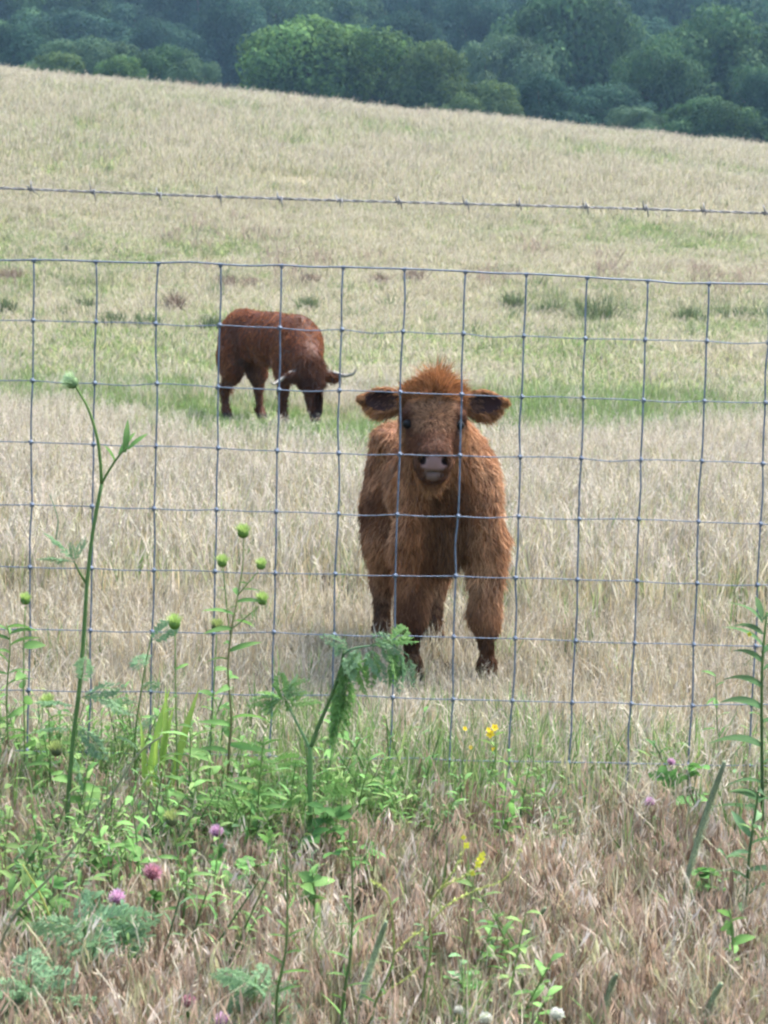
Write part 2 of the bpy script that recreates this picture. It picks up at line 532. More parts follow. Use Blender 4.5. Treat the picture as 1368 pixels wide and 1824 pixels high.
# ------------------------------------------------------------------ wire fence
XS = [-930, -820, -710, -600, -490, -380, -270, -160, -50, 60, 171, 282, 393, 501, 611, 720, 829, 937.5, 1046, 1154, 1263, 1372, 1481, 1590, 1699, 1808, 1917, 2026, 2135, 2244]


def fence_Y(px):
    return 5.30 + (px - 684) / 1200 * 0.10


ROWS = [481 + 108.7 * k for k in range(9)]
fence = empty('wire_fence', (0, 5.3, 0))
tag(fence, 'galvanised woven wire mesh fence of square cells between camera and calf', 'fence')
FL = Vector((0, 5.3, 0))
row_z = [P(684, y, fence_Y(684)).z for y in ROWS]
stay_x = []
rr = random.Random(21)
CW = (0.5, 0.5, 0.5)


def knot_pos(ix, iy):
    return Vector((stay_x[ix] + kn_dx[ix][iy], fence_Y(XS[ix]), row_z[iy] + kn_dz[ix][iy] - 0.006 * stay_x[ix]))


for px in XS:
    py = 481 + (px - 684) * math.tan(ROLL)
    stay_x.append(P(px, py, fence_Y(px)).x)
kn_dx = [[0.0 if r == 0 else rr.gauss(0, 0.0012) - 0.0009 * max(0, r - 6) ** 2 for r in range(9)] for _ in XS]
sag = [rr.gauss(0, 0.0012) for _ in range(9)]
kn_dz = [[0.004 * math.sin(i * 0.55 + r) * (0.5 + 0.5 * (r == 0)) + rr.gauss(0, 0.0012) for r in range(9)] for i in range(len(XS))]
for i in range(len(XS)):
    pts = []
    for r in range(9):
        a = knot_pos(i, r)
        pts.append(a - FL)
        if r < 8:
            b = knot_pos(i, r + 1)
            md = a.lerp(b, 0.5); md.x += rr.gauss(0, 0.0016); md.y += rr.gauss(0, 0.003)
            pts.append(md - FL)
    e = knot_pos(i, 8)
    pts.append(e - FL + Vector((rr.gauss(-0.006, 0.006), 0, -0.07))); pts.append(e - FL + Vector((rr.gauss(-0.012, 0.01), 0.01, -row_z[8] - 0.01)))
    mb = MB(); mb.tube(catmull(pts, 3), 0.0022, CW, 6)
    mb.build('vertical_wire', M_WIRE, fence)
for r in range(9):
    pts = []
    for i in range(len(XS)):
        a = knot_pos(i, r) + Vector((0, -0.004, 0))
        pts.append(a - FL)
        if i < len(XS) - 1:
            b = knot_pos(i + 1, r); md = a.lerp(b, 0.5); md.z += rr.gauss(0, 0.0018) - 0.001
            pts.append(md - FL)
    mb = MB(); mb.tube(catmull(pts, 3), 0.0021 if r == 0 else 0.0013, CW, 6)
    mb.build('horizontal_wire', M_WIRE, fence)
mb = MB()
for s in (-1, 1):
    mb.tube(catmull([(-0.0075, -0.006, s * 0.006), (-0.002, -0.0095, s * 0.0035), (0.003, -0.009, -s * 0.001), (0.0075, -0.004, s * 0.005)], 3), 0.0026, CW, 5)
mb.tube([(0, -0.002, -0.009), (0, -0.003, 0), (0, -0.002, 0.009)], [0.0042, 0.0055, 0.0042], CW, 6)
kn_me = mb.mesh('knot', M_WIRE)
mb = MB()
pp = [(0.0065 * math.cos(t) , 0.006 * math.sin(t), 0.004 - 0.0009 * t) for t in np.linspace(0, 12.5, 30)]
mb.tube(pp, 0.0026, CW, 5)
mb.tube([(0, 0, -0.012), (0, 0, 0.005)], [0.004, 0.004], CW, 6)
top_me = mb.mesh('knot', M_WIRE)
for i in range(len(XS)):
    for r in range(9):
        o = obj('knot', top_me if r == 0 else kn_me, fence, knot_pos(i, r) - FL)
        o.rotation_euler = (0, rr.gauss(0, 0.15), rr.gauss(0, 0.1)); o.scale = (0.62, 0.68, 0.68)

# barbed wire strung above the mesh
barb_root = empty('barbed_wire', (0, 5.3, 0))
tag(barb_root, 'twisted barbed wire strung above the mesh fence', 'barbed wire')


def bw(px):
    y = 335 + (px / 1368) * 47 + 2.0 * math.sin(px / 260.0)
    return P(px, y, fence_Y(px)) - FL


for ph in (0, math.pi):
    pts = []
    for k in range(551):
        px = -960 + k * 6
        a = k * 0.75 + ph
        pts.append(bw(px) + Vector((0, math.cos(a), math.sin(a))) * 0.0020)
    mb = MB(); mb.tube(pts, 0.0016, CW, 5)
    mb.build('strand', M_RUST, barb_root)
mb = MB()
pp = [(-0.005 + 0.0011 * t, 0.0048 * math.cos(t), 0.0048 * math.sin(t)) for t in np.linspace(0, 9.6, 24)]
mb.tube(pp, 0.0017, CW, 5)
mb.tube([(-0.005, 0.0045, 0), (-0.006, 0.002, 0.010), (-0.009, -0.003, 0.023)], [0.0018, 0.0016, 0.0005], CW, 5)
mb.tube([(0.005, -0.0045, 0), (0.006, -0.002, -0.010), (0.009, 0.003, -0.022)], [0.0018, 0.0016, 0.0005], CW, 5)
mb.tube([(0.001, 0, 0.0045), (0.001, 0.012, 0.007), (0, 0.022, 0.004)], [0.0018, 0.0016, 0.0005], CW, 5)
barb_me = mb.mesh('barb', M_RUST)
for px in (-935, -825, -715, -605, -495, -385, -275, -165, -55, 55, 165, 283, 390, 498, 605, 710, 830, 924, 1043, 1150, 1253, 1362, 1470, 1578, 1688, 1797, 1905, 2014, 2124, 2233):
    o = obj('barb', barb_me, barb_root, bw(px))
    o.rotation_euler = (rr.uniform(-1.2, 1.2), rr.gauss(0, 0.1), 0)


# ------------------------------------------------------------------ animals: implicit bodies, surface nets, hair
def sd_ell(p, c, r, rot=None):
    q = p - np.array(c, np.float32)
    if rot is not None:
        q = q @ np.array(rot, np.float32)           # columns of rot = local axes in body space
    r = np.array(r, np.float32)
    k0 = np.sqrt(((q / r) ** 2).sum(-1)); k1 = np.sqrt(((q / (r * r)) ** 2).sum(-1)) + 1e-9
    return k0 * (k0 - 1) / k1


def sd_cone(p, a, b, r1, r2):
    a = np.array(a, np.float32); b = np.array(b, np.float32); ba = b - a
    h = np.clip(((p - a) @ ba) / (ba @ ba), 0, 1)
    return np.sqrt(((p - a - h[..., None] * ba) ** 2).sum(-1)) - (r1 + (r2 - r1) * h)


def smin(a, b, k):
    h = np.maximum(k - np.abs(a - b), 0) / k
    return np.minimum(a, b) - h * h * k * 0.25


def smax(a, b, k):
    return -smin(-a, -b, k)


def surface_nets(f, lo, h):
    s = f < 0
    cs = sum(s[i:f.shape[0] - 1 + i, j:f.shape[1] - 1 + j, k:f.shape[2] - 1 + k].astype(np.int8) for i in (0, 1) for j in (0, 1) for k in (0, 1))
    act = (cs > 0) & (cs < 8)
    idx = np.argwhere(act)
    corners = [(i, j, k) for i in (0, 1) for j in (0, 1) for k in (0, 1)]
    val = np.stack([f[idx[:, 0] + c[0], idx[:, 1] + c[1], idx[:, 2] + c[2]] for c in corners], 1)
    acc = np.zeros((len(idx), 3)); cnt = np.zeros(len(idx))
    for a in range(8):
        for b in range(a + 1, 8):
            ca, cb = np.array(corners[a]), np.array(corners[b])
            if np.abs(ca - cb).sum() != 1: continue
            mk = (val[:, a] < 0) != (val[:, b] < 0)
            t = val[:, a] / (val[:, a] - val[:, b] + 1e-12)
            acc[mk] += ca + t[mk, None] * (cb - ca); cnt[mk] += 1
    V = (idx + acc / cnt[:, None]) * h + lo
    ids = np.full(act.shape, -1, np.int64); ids[act] = np.arange(len(idx))
    Q = []
    for ax in range(3):
        o1, o2 = (ax + 1) % 3, (ax + 2) % 3
        sl0 = [slice(None)] * 3; sl1 = [slice(None)] * 3
        sl0[ax] = slice(0, -1); sl1[ax] = slice(1, None)
        A, B = s[tuple(sl0)], s[tuple(sl1)]
        e = np.argwhere(A != B)
        e = e[(e[:, o1] > 0) & (e[:, o2] > 0) & (e[:, o1] < act.shape[o1]) & (e[:, o2] < act.shape[o2])]
        flip = A[e[:, 0], e[:, 1], e[:, 2]]

        def gid(d1, d2):
            q = e.copy(); q[:, o1] -= d1; q[:, o2] -= d2
            return ids[q[:, 0], q[:, 1], q[:, 2]]
        q = np.stack([gid(1, 1), gid(0, 1), gid(0, 0), gid(1, 0)], 1)
        q[~flip] = q[~flip][:, ::-1]
        Q.append(q)
    return V, np.concatenate(Q)


def grid_pts(lo, hi, h):
    ax = [np.arange(lo[i], hi[i] + h, h, dtype=np.float32) for i in range(3)]
    return np.stack(np.meshgrid(*ax, indexing='ij'), -1)


def body_from_sdf(fn, lo, hi, h):
    p = grid_pts(lo, hi, h)
    f = np.concatenate([fn(p[i:i + 24]) for i in range(0, len(p), 24)], 0)
    V, Q = surface_nets(f, np.array(lo), h)
    e = 0.004

    def sdf(q):
        return fn(np.asarray(q, np.float32)[None])[0]

    def grad(q):
        g = np.stack([sdf(q + np.array(d) * e) - sdf(q - np.array(d) * e) for d in ((1, 0, 0), (0, 1, 0), (0, 0, 1))], -1)
        return g / (np.linalg.norm(g, axis=-1, keepdims=True) + 1e-9)
    return V, Q, sdf, grad


def hair(name, V, Q, grad, nclump, per, style, mat, parent, seed, clump_r=0.014):
    """style(p, n) -> dir (unit), length, lift, width, rgb, density; strands are thin tapered strips in clumps."""
    r = np.random.default_rng(seed)
    qi = r.integers(0, len(Q), nclump); u = r.random((nclump, 1)); v = r.random((nclump, 1))
    a, b, c, d = (V[Q[qi, k]] for k in range(4))
    p = (a * (1 - u) + b * u) * (1 - v) + (d * (1 - u) + c * u) * v
    n_ = grad(p)
    st = style(p, n_, r)
    keep = r.random(nclump) < st['dens']
    p, n_ = p[keep], n_[keep]; st = {k: (x[keep] if hasattr(x, '__len__') else x) for k, x in st.items()}
    N = len(p)

    def rep(x): return np.repeat(x, per, 0)
    P0, N0 = rep(p), rep(n_); D, Ln, Lf, W, C = rep(st['dir']), rep(st['len']), rep(st['lift']), rep(st['wid']), rep(st['col'])
    M = N * per
    off = r.normal(size=(M, 3)) * clump_r; off -= N0 * (off * N0).sum(1, keepdims=True)
    if 'spread' in st:
        off *= rep(st['spread'])[:, None]
    root = P0 + off - N0 * np.minimum(0.004, 0.06 * Ln)[:, None]
    # follow the surface while combed along it
    D = D - N0 * (D * N0).sum(1, keepdims=True) * (1 - rep(st['free']))[:, None]
    D += r.normal(scale=0.16, size=(M, 3)); D /= np.linalg.norm(D, axis=1, keepdims=True) + 1e-9
    cl = rep(r.normal(scale=0.22, size=(N, 3)))
    D = D + cl; D /= np.linalg.norm(D, axis=1, keepdims=True)
    L = (Ln * r.uniform(0.65, 1.2, M))[:, None]
    lift = (Lf * r.uniform(0.6, 1.4, M))[:, None]
    conv = 0.65
    lv = []
    for t in (0.0, 0.35, 0.7, 1.0):
        q = root + D * L * t + N0 * lift * L * (t - 0.45 * t * t) - off * conv * t
        q[:, 2] -= (0.18 * L[:, 0] * t * t)
        lv.append(q)
    side = np.cross(D, N0); side /= np.linalg.norm(side, axis=1, keepdims=True) + 1e-9
    ang = r.normal(scale=0.6, size=(M, 1)); side = side * np.cos(ang) + N0 * np.sin(ang)
    ws = [1.0, 0.95, 0.65, 0.08]
    VV = np.stack([x for t in range(4) for x in (lv[t] - side * W[:, None] * ws[t] * 0.5, lv[t] + side * W[:, None] * ws[t] * 0.5)], 1)
    b0 = (np.arange(M) * 8)[:, None]
    FQ = np.concatenate([b0 + np.array([[2 * t, 2 * t + 1, 2 * t + 3, 2 * t + 2]]) for t in range(3)], 0)
    C = C * rep(r.uniform(0.6, 1.35, (N, 1))) * r.uniform(0.72, 1.28, (M, 1))
    CC = np.repeat(C, 8, 0)
    me = np_mesh(name, VV.reshape(-1, 3), FQ, mat, CC)
    return obj(name, me, parent)


# ---- the calf (x right in picture, y away from camera, z up; origin on the ground between the fore feet)
CALF = Vector((0.217, 7.1, 0.0))
HX = -0.072


def calf_sdf(p):
    d = sd_ell(p, (-0.06, 0.36, 0.635), (0.156, 0.38, 0.182))
    d = smin(d, sd_ell(p, (0.0, 0.03, 0.625), (0.112, 0.16, 0.185)), 0.09)
    d = smin(d, sd_ell(p, (-0.12, 0.66, 0.66), (0.148, 0.16, 0.165)), 0.08)
    for s in (-1, 1):
        d = smin(d, sd_ell(p, (-0.115 + s * 0.085, 0.56, 0.765), (0.065, 0.12, 0.05)), 0.06)
    d = smin(d, sd_ell(p, (-0.03, 0.18, 0.76), (0.085, 0.26, 0.075)), 0.10)
    for s in (-1, 1):
        d = smin(d, sd_ell(p, (s * 0.108, 0.005, 0.56), (0.060, 0.11, 0.175)), 0.05)
        d = smin(d, sd_ell(p, (-0.12 + s * 0.098, 0.68, 0.54), (0.064, 0.13, 0.19)), 0.06)
        # fore leg: forearm, knee, cannon, pastern, hoof
        fx = -0.118 if s < 0 else 0.120
        kx = -0.118 if s < 0 else 0.126
        d = smin(d, sd_cone(p, (s * 0.124, 0.005, 0.47), (fx, -0.008, 0.25), 0.068, 0.045), 0.045)
        d = smin(d, sd_cone(p, (fx, -0.005, 0.24), (kx, -0.012, 0.20), 0.042, 0.040), 0.03)
        d = smin(d, sd_cone(p, (kx, -0.012, 0.20), (kx + 0.006, 0.0, 0.075), 0.030, 0.019), 0.02)
        d = smin(d, sd_ell(p, (kx + 0.007, -0.002, 0.072), (0.025, 0.028, 0.026)), 0.015)
        d = smin(d, sd_cone(p, (kx + 0.007, -0.004, 0.07), (kx + 0.009, -0.022, 0.030), 0.026, 0.030), 0.02)
        for q in (-1, 1):
            d = smin(d, sd_cone(p, (kx + 0.009 + q * 0.015, -0.024, 0.034), (kx + 0.010 + q * 0.016, -0.045, 0.012), 0.020, 0.015), 0.006)
        # hind leg: thigh, stifle forward, hock back, shank
        hx = -0.12 + s * 0.095
        d = smin(d, sd_cone(p, (hx, 0.66, 0.52), (hx, 0.63, 0.40), 0.078, 0.056), 0.06)
        d = smin(d, sd_cone(p, (hx, 0.62, 0.40), (hx, 0.735, 0.255), 0.062, 0.036), 0.05)
        d = smin(d, sd_cone(p, (hx, 0.735, 0.255), (hx, 0.70, 0.08), 0.034, 0.026), 0.03)
        d = smin(d, sd_cone(p, (hx, 0.70, 0.08), (hx, 0.675, 0.035), 0.028, 0.030), 0.02)
        for q in (-1, 1):
            d = smin(d, sd_cone(p, (hx + q * 0.015, 0.67, 0.034), (hx + q * 0.016, 0.65, 0.012), 0.020, 0.015), 0.006)
    # brisket
    d = smin(d, sd_cone(p, (-0.01, -0.05, 0.60), (-0.015, 0.01, 0.42), 0.072, 0.045), 0.05)
    # neck
    d = smin(d, sd_cone(p, (-0.02, 0.02, 0.72), (HX, -0.20, 0.86), 0.135, 0.095), 0.09)
    # head
    h = sd_ell(p, (HX, -0.265, 0.905), (0.086, 0.095, 0.075))
    h = smin(h, sd_ell(p, (HX, -0.31, 0.875), (0.082, 0.075, 0.075)), 0.04)
    h = smin(h, sd_cone(p, (HX, -0.325, 0.865), (HX + 0.001, -0.425, 0.785), 0.066, 0.049), 0.045)
    h = smin(h, sd_cone(p, (HX, -0.25, 0.83), (HX, -0.40, 0.75), 0.070, 0.047), 0.04)
    for s in (-1, 1):
        h = smin(h, sd_ell(p, (HX + s * 0.058, -0.30, 0.83), (0.034, 0.055, 0.055)), 0.03)
        h = smin(h, sd_ell(p, (HX + s * 0.072, -0.318, 0.897), (0.024, 0.03, 0.018)), 0.02)
    h = smin(h, sd_ell(p, (HX + 0.002, -0.440, 0.765), (0.056, 0.036, 0.042)), 0.03)
    h = smin(h, sd_ell(p, (HX + 0.002, -0.425, 0.722), (0.042, 0.034, 0.020)), 0.015)
    h = smin(h, sd_ell(p, (HX, -0.255, 0.955), (0.060, 0.055, 0.035)), 0.04)
    for s in (-1, 1):
        # eye socket, nostril, mouth corner
        h = smax(h, -sd_ell(p, (HX + s * 0.092, -0.362, 0.872), (0.020, 0.020, 0.015)), 0.02)
        h = smax(h, -sd_ell(p, (HX + 0.002 + s * 0.034, -0.464, 0.770), (0.011, 0.017, 0.013)), 0.008)
    h = smax(h, -sd_ell(p, (HX + 0.002, -0.468, 0.7335), (0.034, 0.018, 0.0035)), 0.005)
    d = smin(d, h, 0.05)
    for s in (-1, 1):
        # ear: flat cup held out sideways, open to the front
        ca, sa = math.cos(0.02), math.sin(0.02)
        rot = [[s * ca, 0, s * sa], [0, 1, 0], [-sa, 0, ca]]
        c0 = np.array((HX + s * 0.158, -0.235, 0.936))
        ear = smin(sd_ell(p, c0 - np.array((s * 0.012, 0, 0)), (0.058, 0.024, 0.041), rot), sd_cone(p, c0, c0 + np.array((s * 0.068, 0.0, 0.006)), 0.028, 0.009), 0.035)
        ear = smax(ear, -sd_ell(p, c0 + np.array((s * 0.001, -0.024, 0.002)), (0.060, 0.026, 0.034), rot), 0.008)
        d = smin(d, ear, 0.010)
        d = smin(d, sd_cone(p, (HX + s * 0.06, -0.235, 0.935), (HX + s * 0.105, -0.232, 0.938), 0.032, 0.020), 0.025)
    return d


calf = empty('calf', CALF)
tag(calf, 'shaggy reddish brown calf facing the camera behind the wire fence', 'calf')
cV, cQ, c_sdf, c_grad = body_from_sdf(calf_sdf, (-0.36, -0.52, -0.03), (0.28, 0.88, 1.04), 0.0075)
EYE = [Vector((HX + s * 0.0835, -0.352, 0.872)) for s in (-1, 1)]


def ear_mask(p):
    out = np.zeros(len(p)); inner = np.zeros(len(p))
    for s in (-1, 1):
        q = (p - np.array((HX + s * 0.158, -0.235, 0.936))) / np.array((0.082, 0.035, 0.056))
        k = (q ** 2).sum(1)
        out = np.maximum(out, (k < 1.1).astype(float))
        q2 = (p - np.array((HX + s * 0.159, -0.235, 0.938))) / np.array((0.059, 1, 0.034))
        inner = np.maximum(inner, ((q2[:, 0] ** 2 + q2[:, 2] ** 2 < 0.95) & (p[:, 1] < -0.226)).astype(float))
    return out, inner


def calf_skin(p, n_):
    c = np.tile(np.array([0.16, 0.065, 0.030]), (len(p), 1))
    q = (p - np.array((HX + 0.002, -0.474, 0.765))) / np.array((0.044, 0.044, 0.027))
    nose = smooth(1.25, 0.8, (q ** 2).sum(1))[:, None]
    c = c * (1 - nose) + np.array([0.235, 0.145, 0.135]) * nose
    brg = (smooth(-0.30, -0.34, p[:, 1]))[:, None]
    c = c * (1 - 0.55 * brg * (1 - nose)) 
    c = c * (1 - 0.6 * smooth(0.26, 0.20, p[:, 2])[:, None])
    lip = (smooth(0.75, 0.738, p[:, 2]) * smooth(-0.40, -0.43, p[:, 1]))[:, None]
    c = c * (1 - lip) + np.array([0.16, 0.11, 0.10]) * lip
    for s in (-1, 1):
        q = (p - np.array((HX + 0.002 + s * 0.035, -0.466, 0.771))) / np.array((0.013, 0.02, 0.015))
        k = smooth(1.3, 0.8, (q ** 2).sum(1))[:, None]; c = c * (1 - k) + np.array([0.02, 0.012, 0.012]) * k
        q = (p - np.array(EYE[(s + 1) // 2])) / 0.024
        k = smooth(1.2, 0.6, (q ** 2).sum(1))[:, None]; c = c * (1 - k) + np.array([0.05, 0.022, 0.016]) * k
    eo, ei = ear_mask(p)
    c = np.where(ei[:, None] > 0, np.array([0.035, 0.016, 0.015]), c)
    hf = smooth(0.05, 0.035, p[:, 2])[:, None]
    return c * (1 - hf) + np.array([0.025, 0.02, 0.018]) * hf


cb = obj('body', np_mesh('calf_body', cV, cQ, M_SKIN, calf_skin(cV, None)), calf)


def unit(x):
    return x / (np.linalg.norm(x, axis=-1, keepdims=True) + 1e-9)


def calf_style(p, n_, r):
    N = len(p); x, y, z = p[:, 0], p[:, 1], p[:, 2]
    w1 = fbm(x * 7 + y * 4 + 3, z * 6 + y * 5)[:, None]; w2 = fbm(x * 9 + 31, z * 8 + y * 9)[:, None]
    d = np.tile(np.array([0, 0.45, -1.0]), (N, 1)) + (w1 - 0.5) * np.array([1.6, 0.8, 0.3]) + (w2 - 0.5) * np.array([-0.8, 0.9, 0.5])
    front = smooth(0.02, -0.08, y)
    d[:, 1] -= 0.45 * front
    d[:, 0] += 1.4 * (x + 0.0) * front
    ln = np.full(N, 0.027) + 0.014 * (w1[:, 0] - 0.4)
    lift = 0.22 + 0.25 * smooth(0.70, 0.80, z) * smooth(0.2, 0.4, y); wid = np.full(N, 0.0028); dens = np.ones(N); free = np.full(N, 0.15); spread = np.ones(N)
    # long hair of chest, belly, back of the fore arms
    low = smooth(0.60, 0.46, z) * smooth(0.24, 0.32, z)
    ln = ln + 0.010 * low + 0.045 * low * front * np.exp(-((x + 0.03) / 0.045) ** 2); lift = lift + 0.06 * low
    base = np.array([0.325, 0.152, 0.074]); lite = np.array([0.53, 0.315, 0.185]); dark = np.array([0.11, 0.046, 0.025])
    k = np.clip((w2 - 0.30) * 1.9, 0, 1)
    col = base * (1 - k) + lite * k
    kd = np.clip((0.50 - w1) * 3.2, 0, 0.85); col = col * (1 - kd) + dark * kd
    # legs: shorter and darker downwards of the knee
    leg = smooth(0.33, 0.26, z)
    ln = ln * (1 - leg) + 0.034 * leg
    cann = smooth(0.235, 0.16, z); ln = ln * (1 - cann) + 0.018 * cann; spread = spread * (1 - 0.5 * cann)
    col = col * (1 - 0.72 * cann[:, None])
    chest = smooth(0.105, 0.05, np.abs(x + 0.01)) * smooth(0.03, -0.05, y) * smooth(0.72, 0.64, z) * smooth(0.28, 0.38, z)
    col = col * (1 - 0.66 * chest[:, None])  # darker chest hair, with the shade below head and throat painted in
    dl = np.array([0, 0.1, -1.0]); d = d * (1 - leg[:, None]) + dl * leg[:, None]
    dens = dens * np.where(z < 0.045, 0.0, 1.0)
    # head
    hd = smooth(-0.17, -0.215, y) * smooth(0.66, 0.70, z)
    hp = p - np.array((HX, 0, 0))
    whorl = p - np.array((HX, -0.36, 0.875))
    fd = unit(whorl) + np.array([0, 0, 0.0])
    face = hd * smooth(-0.255, -0.30, y)
    d = d * (1 - face[:, None]) + (fd * 1.0 + np.array([0, 0.25, -0.25])) * face[:, None]
    ln = ln * (1 - hd) + 0.030 * hd
    fl = lerp(0.014, 0.008, smooth(0.88, 0.82, z)) + 0.012 * smooth(0.055, 0.085, np.abs(hp[:, 0])) * smooth(0.85, 0.80, z)
    ln = ln * (1 - face) + fl * face; lift = lift * (1 - face) + 0.16 * face; spread = spread * (1 - 0.45 * face)
    wid = wid * (1 - face) + 0.0016 * face
    col = col * (1 - 0.78 * face[:, None]) + np.array([0.155, 0.066, 0.042]) * 0.78 * face[:, None]
    fore = face * smooth(0.082, 0.05, np.abs(hp[:, 0])) * smooth(0.845, 0.87, z)
    col = col * (1 - 0.65 * fore[:, None]) + np.array([0.40, 0.235, 0.135]) * 0.65 * fore[:, None]
    bridge = face * smooth(0.85, 0.83, z) * smooth(0.045, 0.025, np.abs(hp[:, 0]))
    col = col * (1 - 0.75 * bridge[:, None]) + np.array([0.15, 0.065, 0.048]) * 0.75 * bridge[:, None]
    for e in EYE:
        k = smooth(0.060, 0.024, np.linalg.norm(p - np.array(e) - np.array([0, 0, 0.004]), axis=1))[:, None]
        col = col * (1 - 0.75 * k) + np.array([0.055, 0.024, 0.018]) * 0.75 * k
        dens = np.where(np.linalg.norm(p - np.array(e), axis=1) < 0.0175, 0, dens)
    # pale rings of hair on the jaw and beard under the chin
    jaw = np.maximum(hd * smooth(0.80, 0.75, z) * smooth(-0.43, -0.40, y), hd * smooth(0.075, 0.095, np.abs(hp[:, 0])) * smooth(0.88, 0.84, z))
    col = col * (1 - 0.7 * jaw[:, None]) + np.array([0.40, 0.215, 0.10]) * 0.7 * jaw[:, None]
    chin = hd * smooth(0.745, 0.72, z) * smooth(-0.43, -0.40, y)
    ln = ln + 0.045 * chin; d = d * (1 - chin[:, None]) + np.array([0, 0.1, -1.0]) * chin[:, None]
    q = (p - np.array((HX + 0.002, -0.474, 0.764))) / np.array((0.045, 0.046, 0.028))
    dens = np.where(((q ** 2).sum(1) < 1.0), 0, dens)
    dens = np.where((z < 0.745) & (y < -0.447) & (np.abs(hp[:, 0]) < 0.022), 0, dens)
    muz = hd * smooth(-0.41, -0.43, y)
    col = col * (1 - 0.6 * muz[:, None]) + np.array([0.12, 0.06, 0.035]) * 0.6 * muz[:, None]; ln = np.where(muz > 0.5, 0.011, ln)
    # poll: standing tuft
    poll = smooth(0.940, 0.957, z) * smooth(0.115, 0.08, np.abs(hp[:, 0])) * smooth(-0.17, -0.21, y)
    pd = np.stack([hp[:, 0] * 8.5, -0.15 - 0.2 * r.random(N), np.full(N, 0.75)], 1) + r.normal(scale=0.28, size=(N, 3))
    d = d * (1 - poll[:, None]) + unit(pd) * poll[:, None]
    ln = ln * (1 - poll) + (0.054 + 0.060 * np.exp(-((hp[:, 0] - 0.01) / 0.024) ** 2)) * r.uniform(0.35, 1.2, N) * poll; free = free * (1 - poll) + poll; lift = lift * (1 - poll)
    col = col * (1 - poll[:, None]) + (np.array([0.34, 0.155, 0.066]) * (0.55 + 0.7 * r.random((N, 1)))) * poll[:, None]
    # ears
    eo, ei = ear_mask(p)
    sgn = np.sign(hp[:, 0])
    ed = np.stack([sgn * 1.0, np.full(N, -0.1), -0.15 - 0.5 * smooth(0.95, 0.90, z)], 1)
    d = np.where(eo[:, None] > 0, ed, d); ln = np.where(eo > 0, 0.015 + 0.018 * smooth(0.93, 0.895, z), ln)
    wid = np.where(eo > 0, 0.0022, wid); spread = np.where(eo > 0, 0.35, spread); free = np.where(eo > 0, 0.35, free)
    col = np.where(eo[:, None] > 0, np.array([0.38, 0.19, 0.09]), col)
    col = np.where(ei[:, None] > 0, np.array([0.15, 0.085, 0.06]), col)
    dens = np.where(ei > 0, 0.10 + 0.5 * smooth(0.17, 0.12, np.abs(hp[:, 0])) * smooth(0.95, 0.92, z), dens); lift = np.where(eo > 0, 0.25, lift)
    dens = dens * (0.8 + 0.2 * np.maximum(hd, smooth(0.5, -0.1, y)))
    return dict(dir=unit(d), len=ln, lift=lift, wid=wid, col=col, dens=dens, free=free, spread=spread)


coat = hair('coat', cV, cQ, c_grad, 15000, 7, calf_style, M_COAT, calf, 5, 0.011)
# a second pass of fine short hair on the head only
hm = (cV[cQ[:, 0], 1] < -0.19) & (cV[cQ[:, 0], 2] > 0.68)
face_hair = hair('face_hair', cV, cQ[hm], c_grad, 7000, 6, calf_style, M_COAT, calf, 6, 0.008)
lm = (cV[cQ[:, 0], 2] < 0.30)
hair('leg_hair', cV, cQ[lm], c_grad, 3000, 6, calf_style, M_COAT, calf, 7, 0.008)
for s, e in zip((-1, 1), EYE):
    mb = MB(); mb.blob((0, 0, 0), (0.0165, 0.0165, 0.0145), (0.01, 0.008, 0.008), 14, 9)
    o = mb.build('eye', M_EYE, calf, e + Vector((-s * 0.004, 0.001, 0)))

# ---- the grazing cow (x forward, y to its left, z up), turned three quarters towards the camera
COW = P(484, 750, 22.0); COW.z = Hf(COW.x, COW.y)
COW_A = math.radians(-52)
NECK = math.radians(-16)
_nc, _ns = math.cos(NECK), math.sin(NECK)


def to_head(p):
    """Undo the sideways bend of the neck about the withers."""
    q = np.array(p, dtype=np.float32); x = q[..., 0] - 0.42; y = q[..., 1]
    out = q.copy(); out[..., 0] = x * _nc + y * _ns + 0.42; out[..., 1] = -x * _ns + y * _nc
    return out


def from_head(v):
    x, y = v[0] - 0.42, v[1]
    return Vector((x * _nc - y * _ns + 0.42, x * _ns + y * _nc, v[2]))

HEADC = np.array((1.00, 0.0, 0.40))


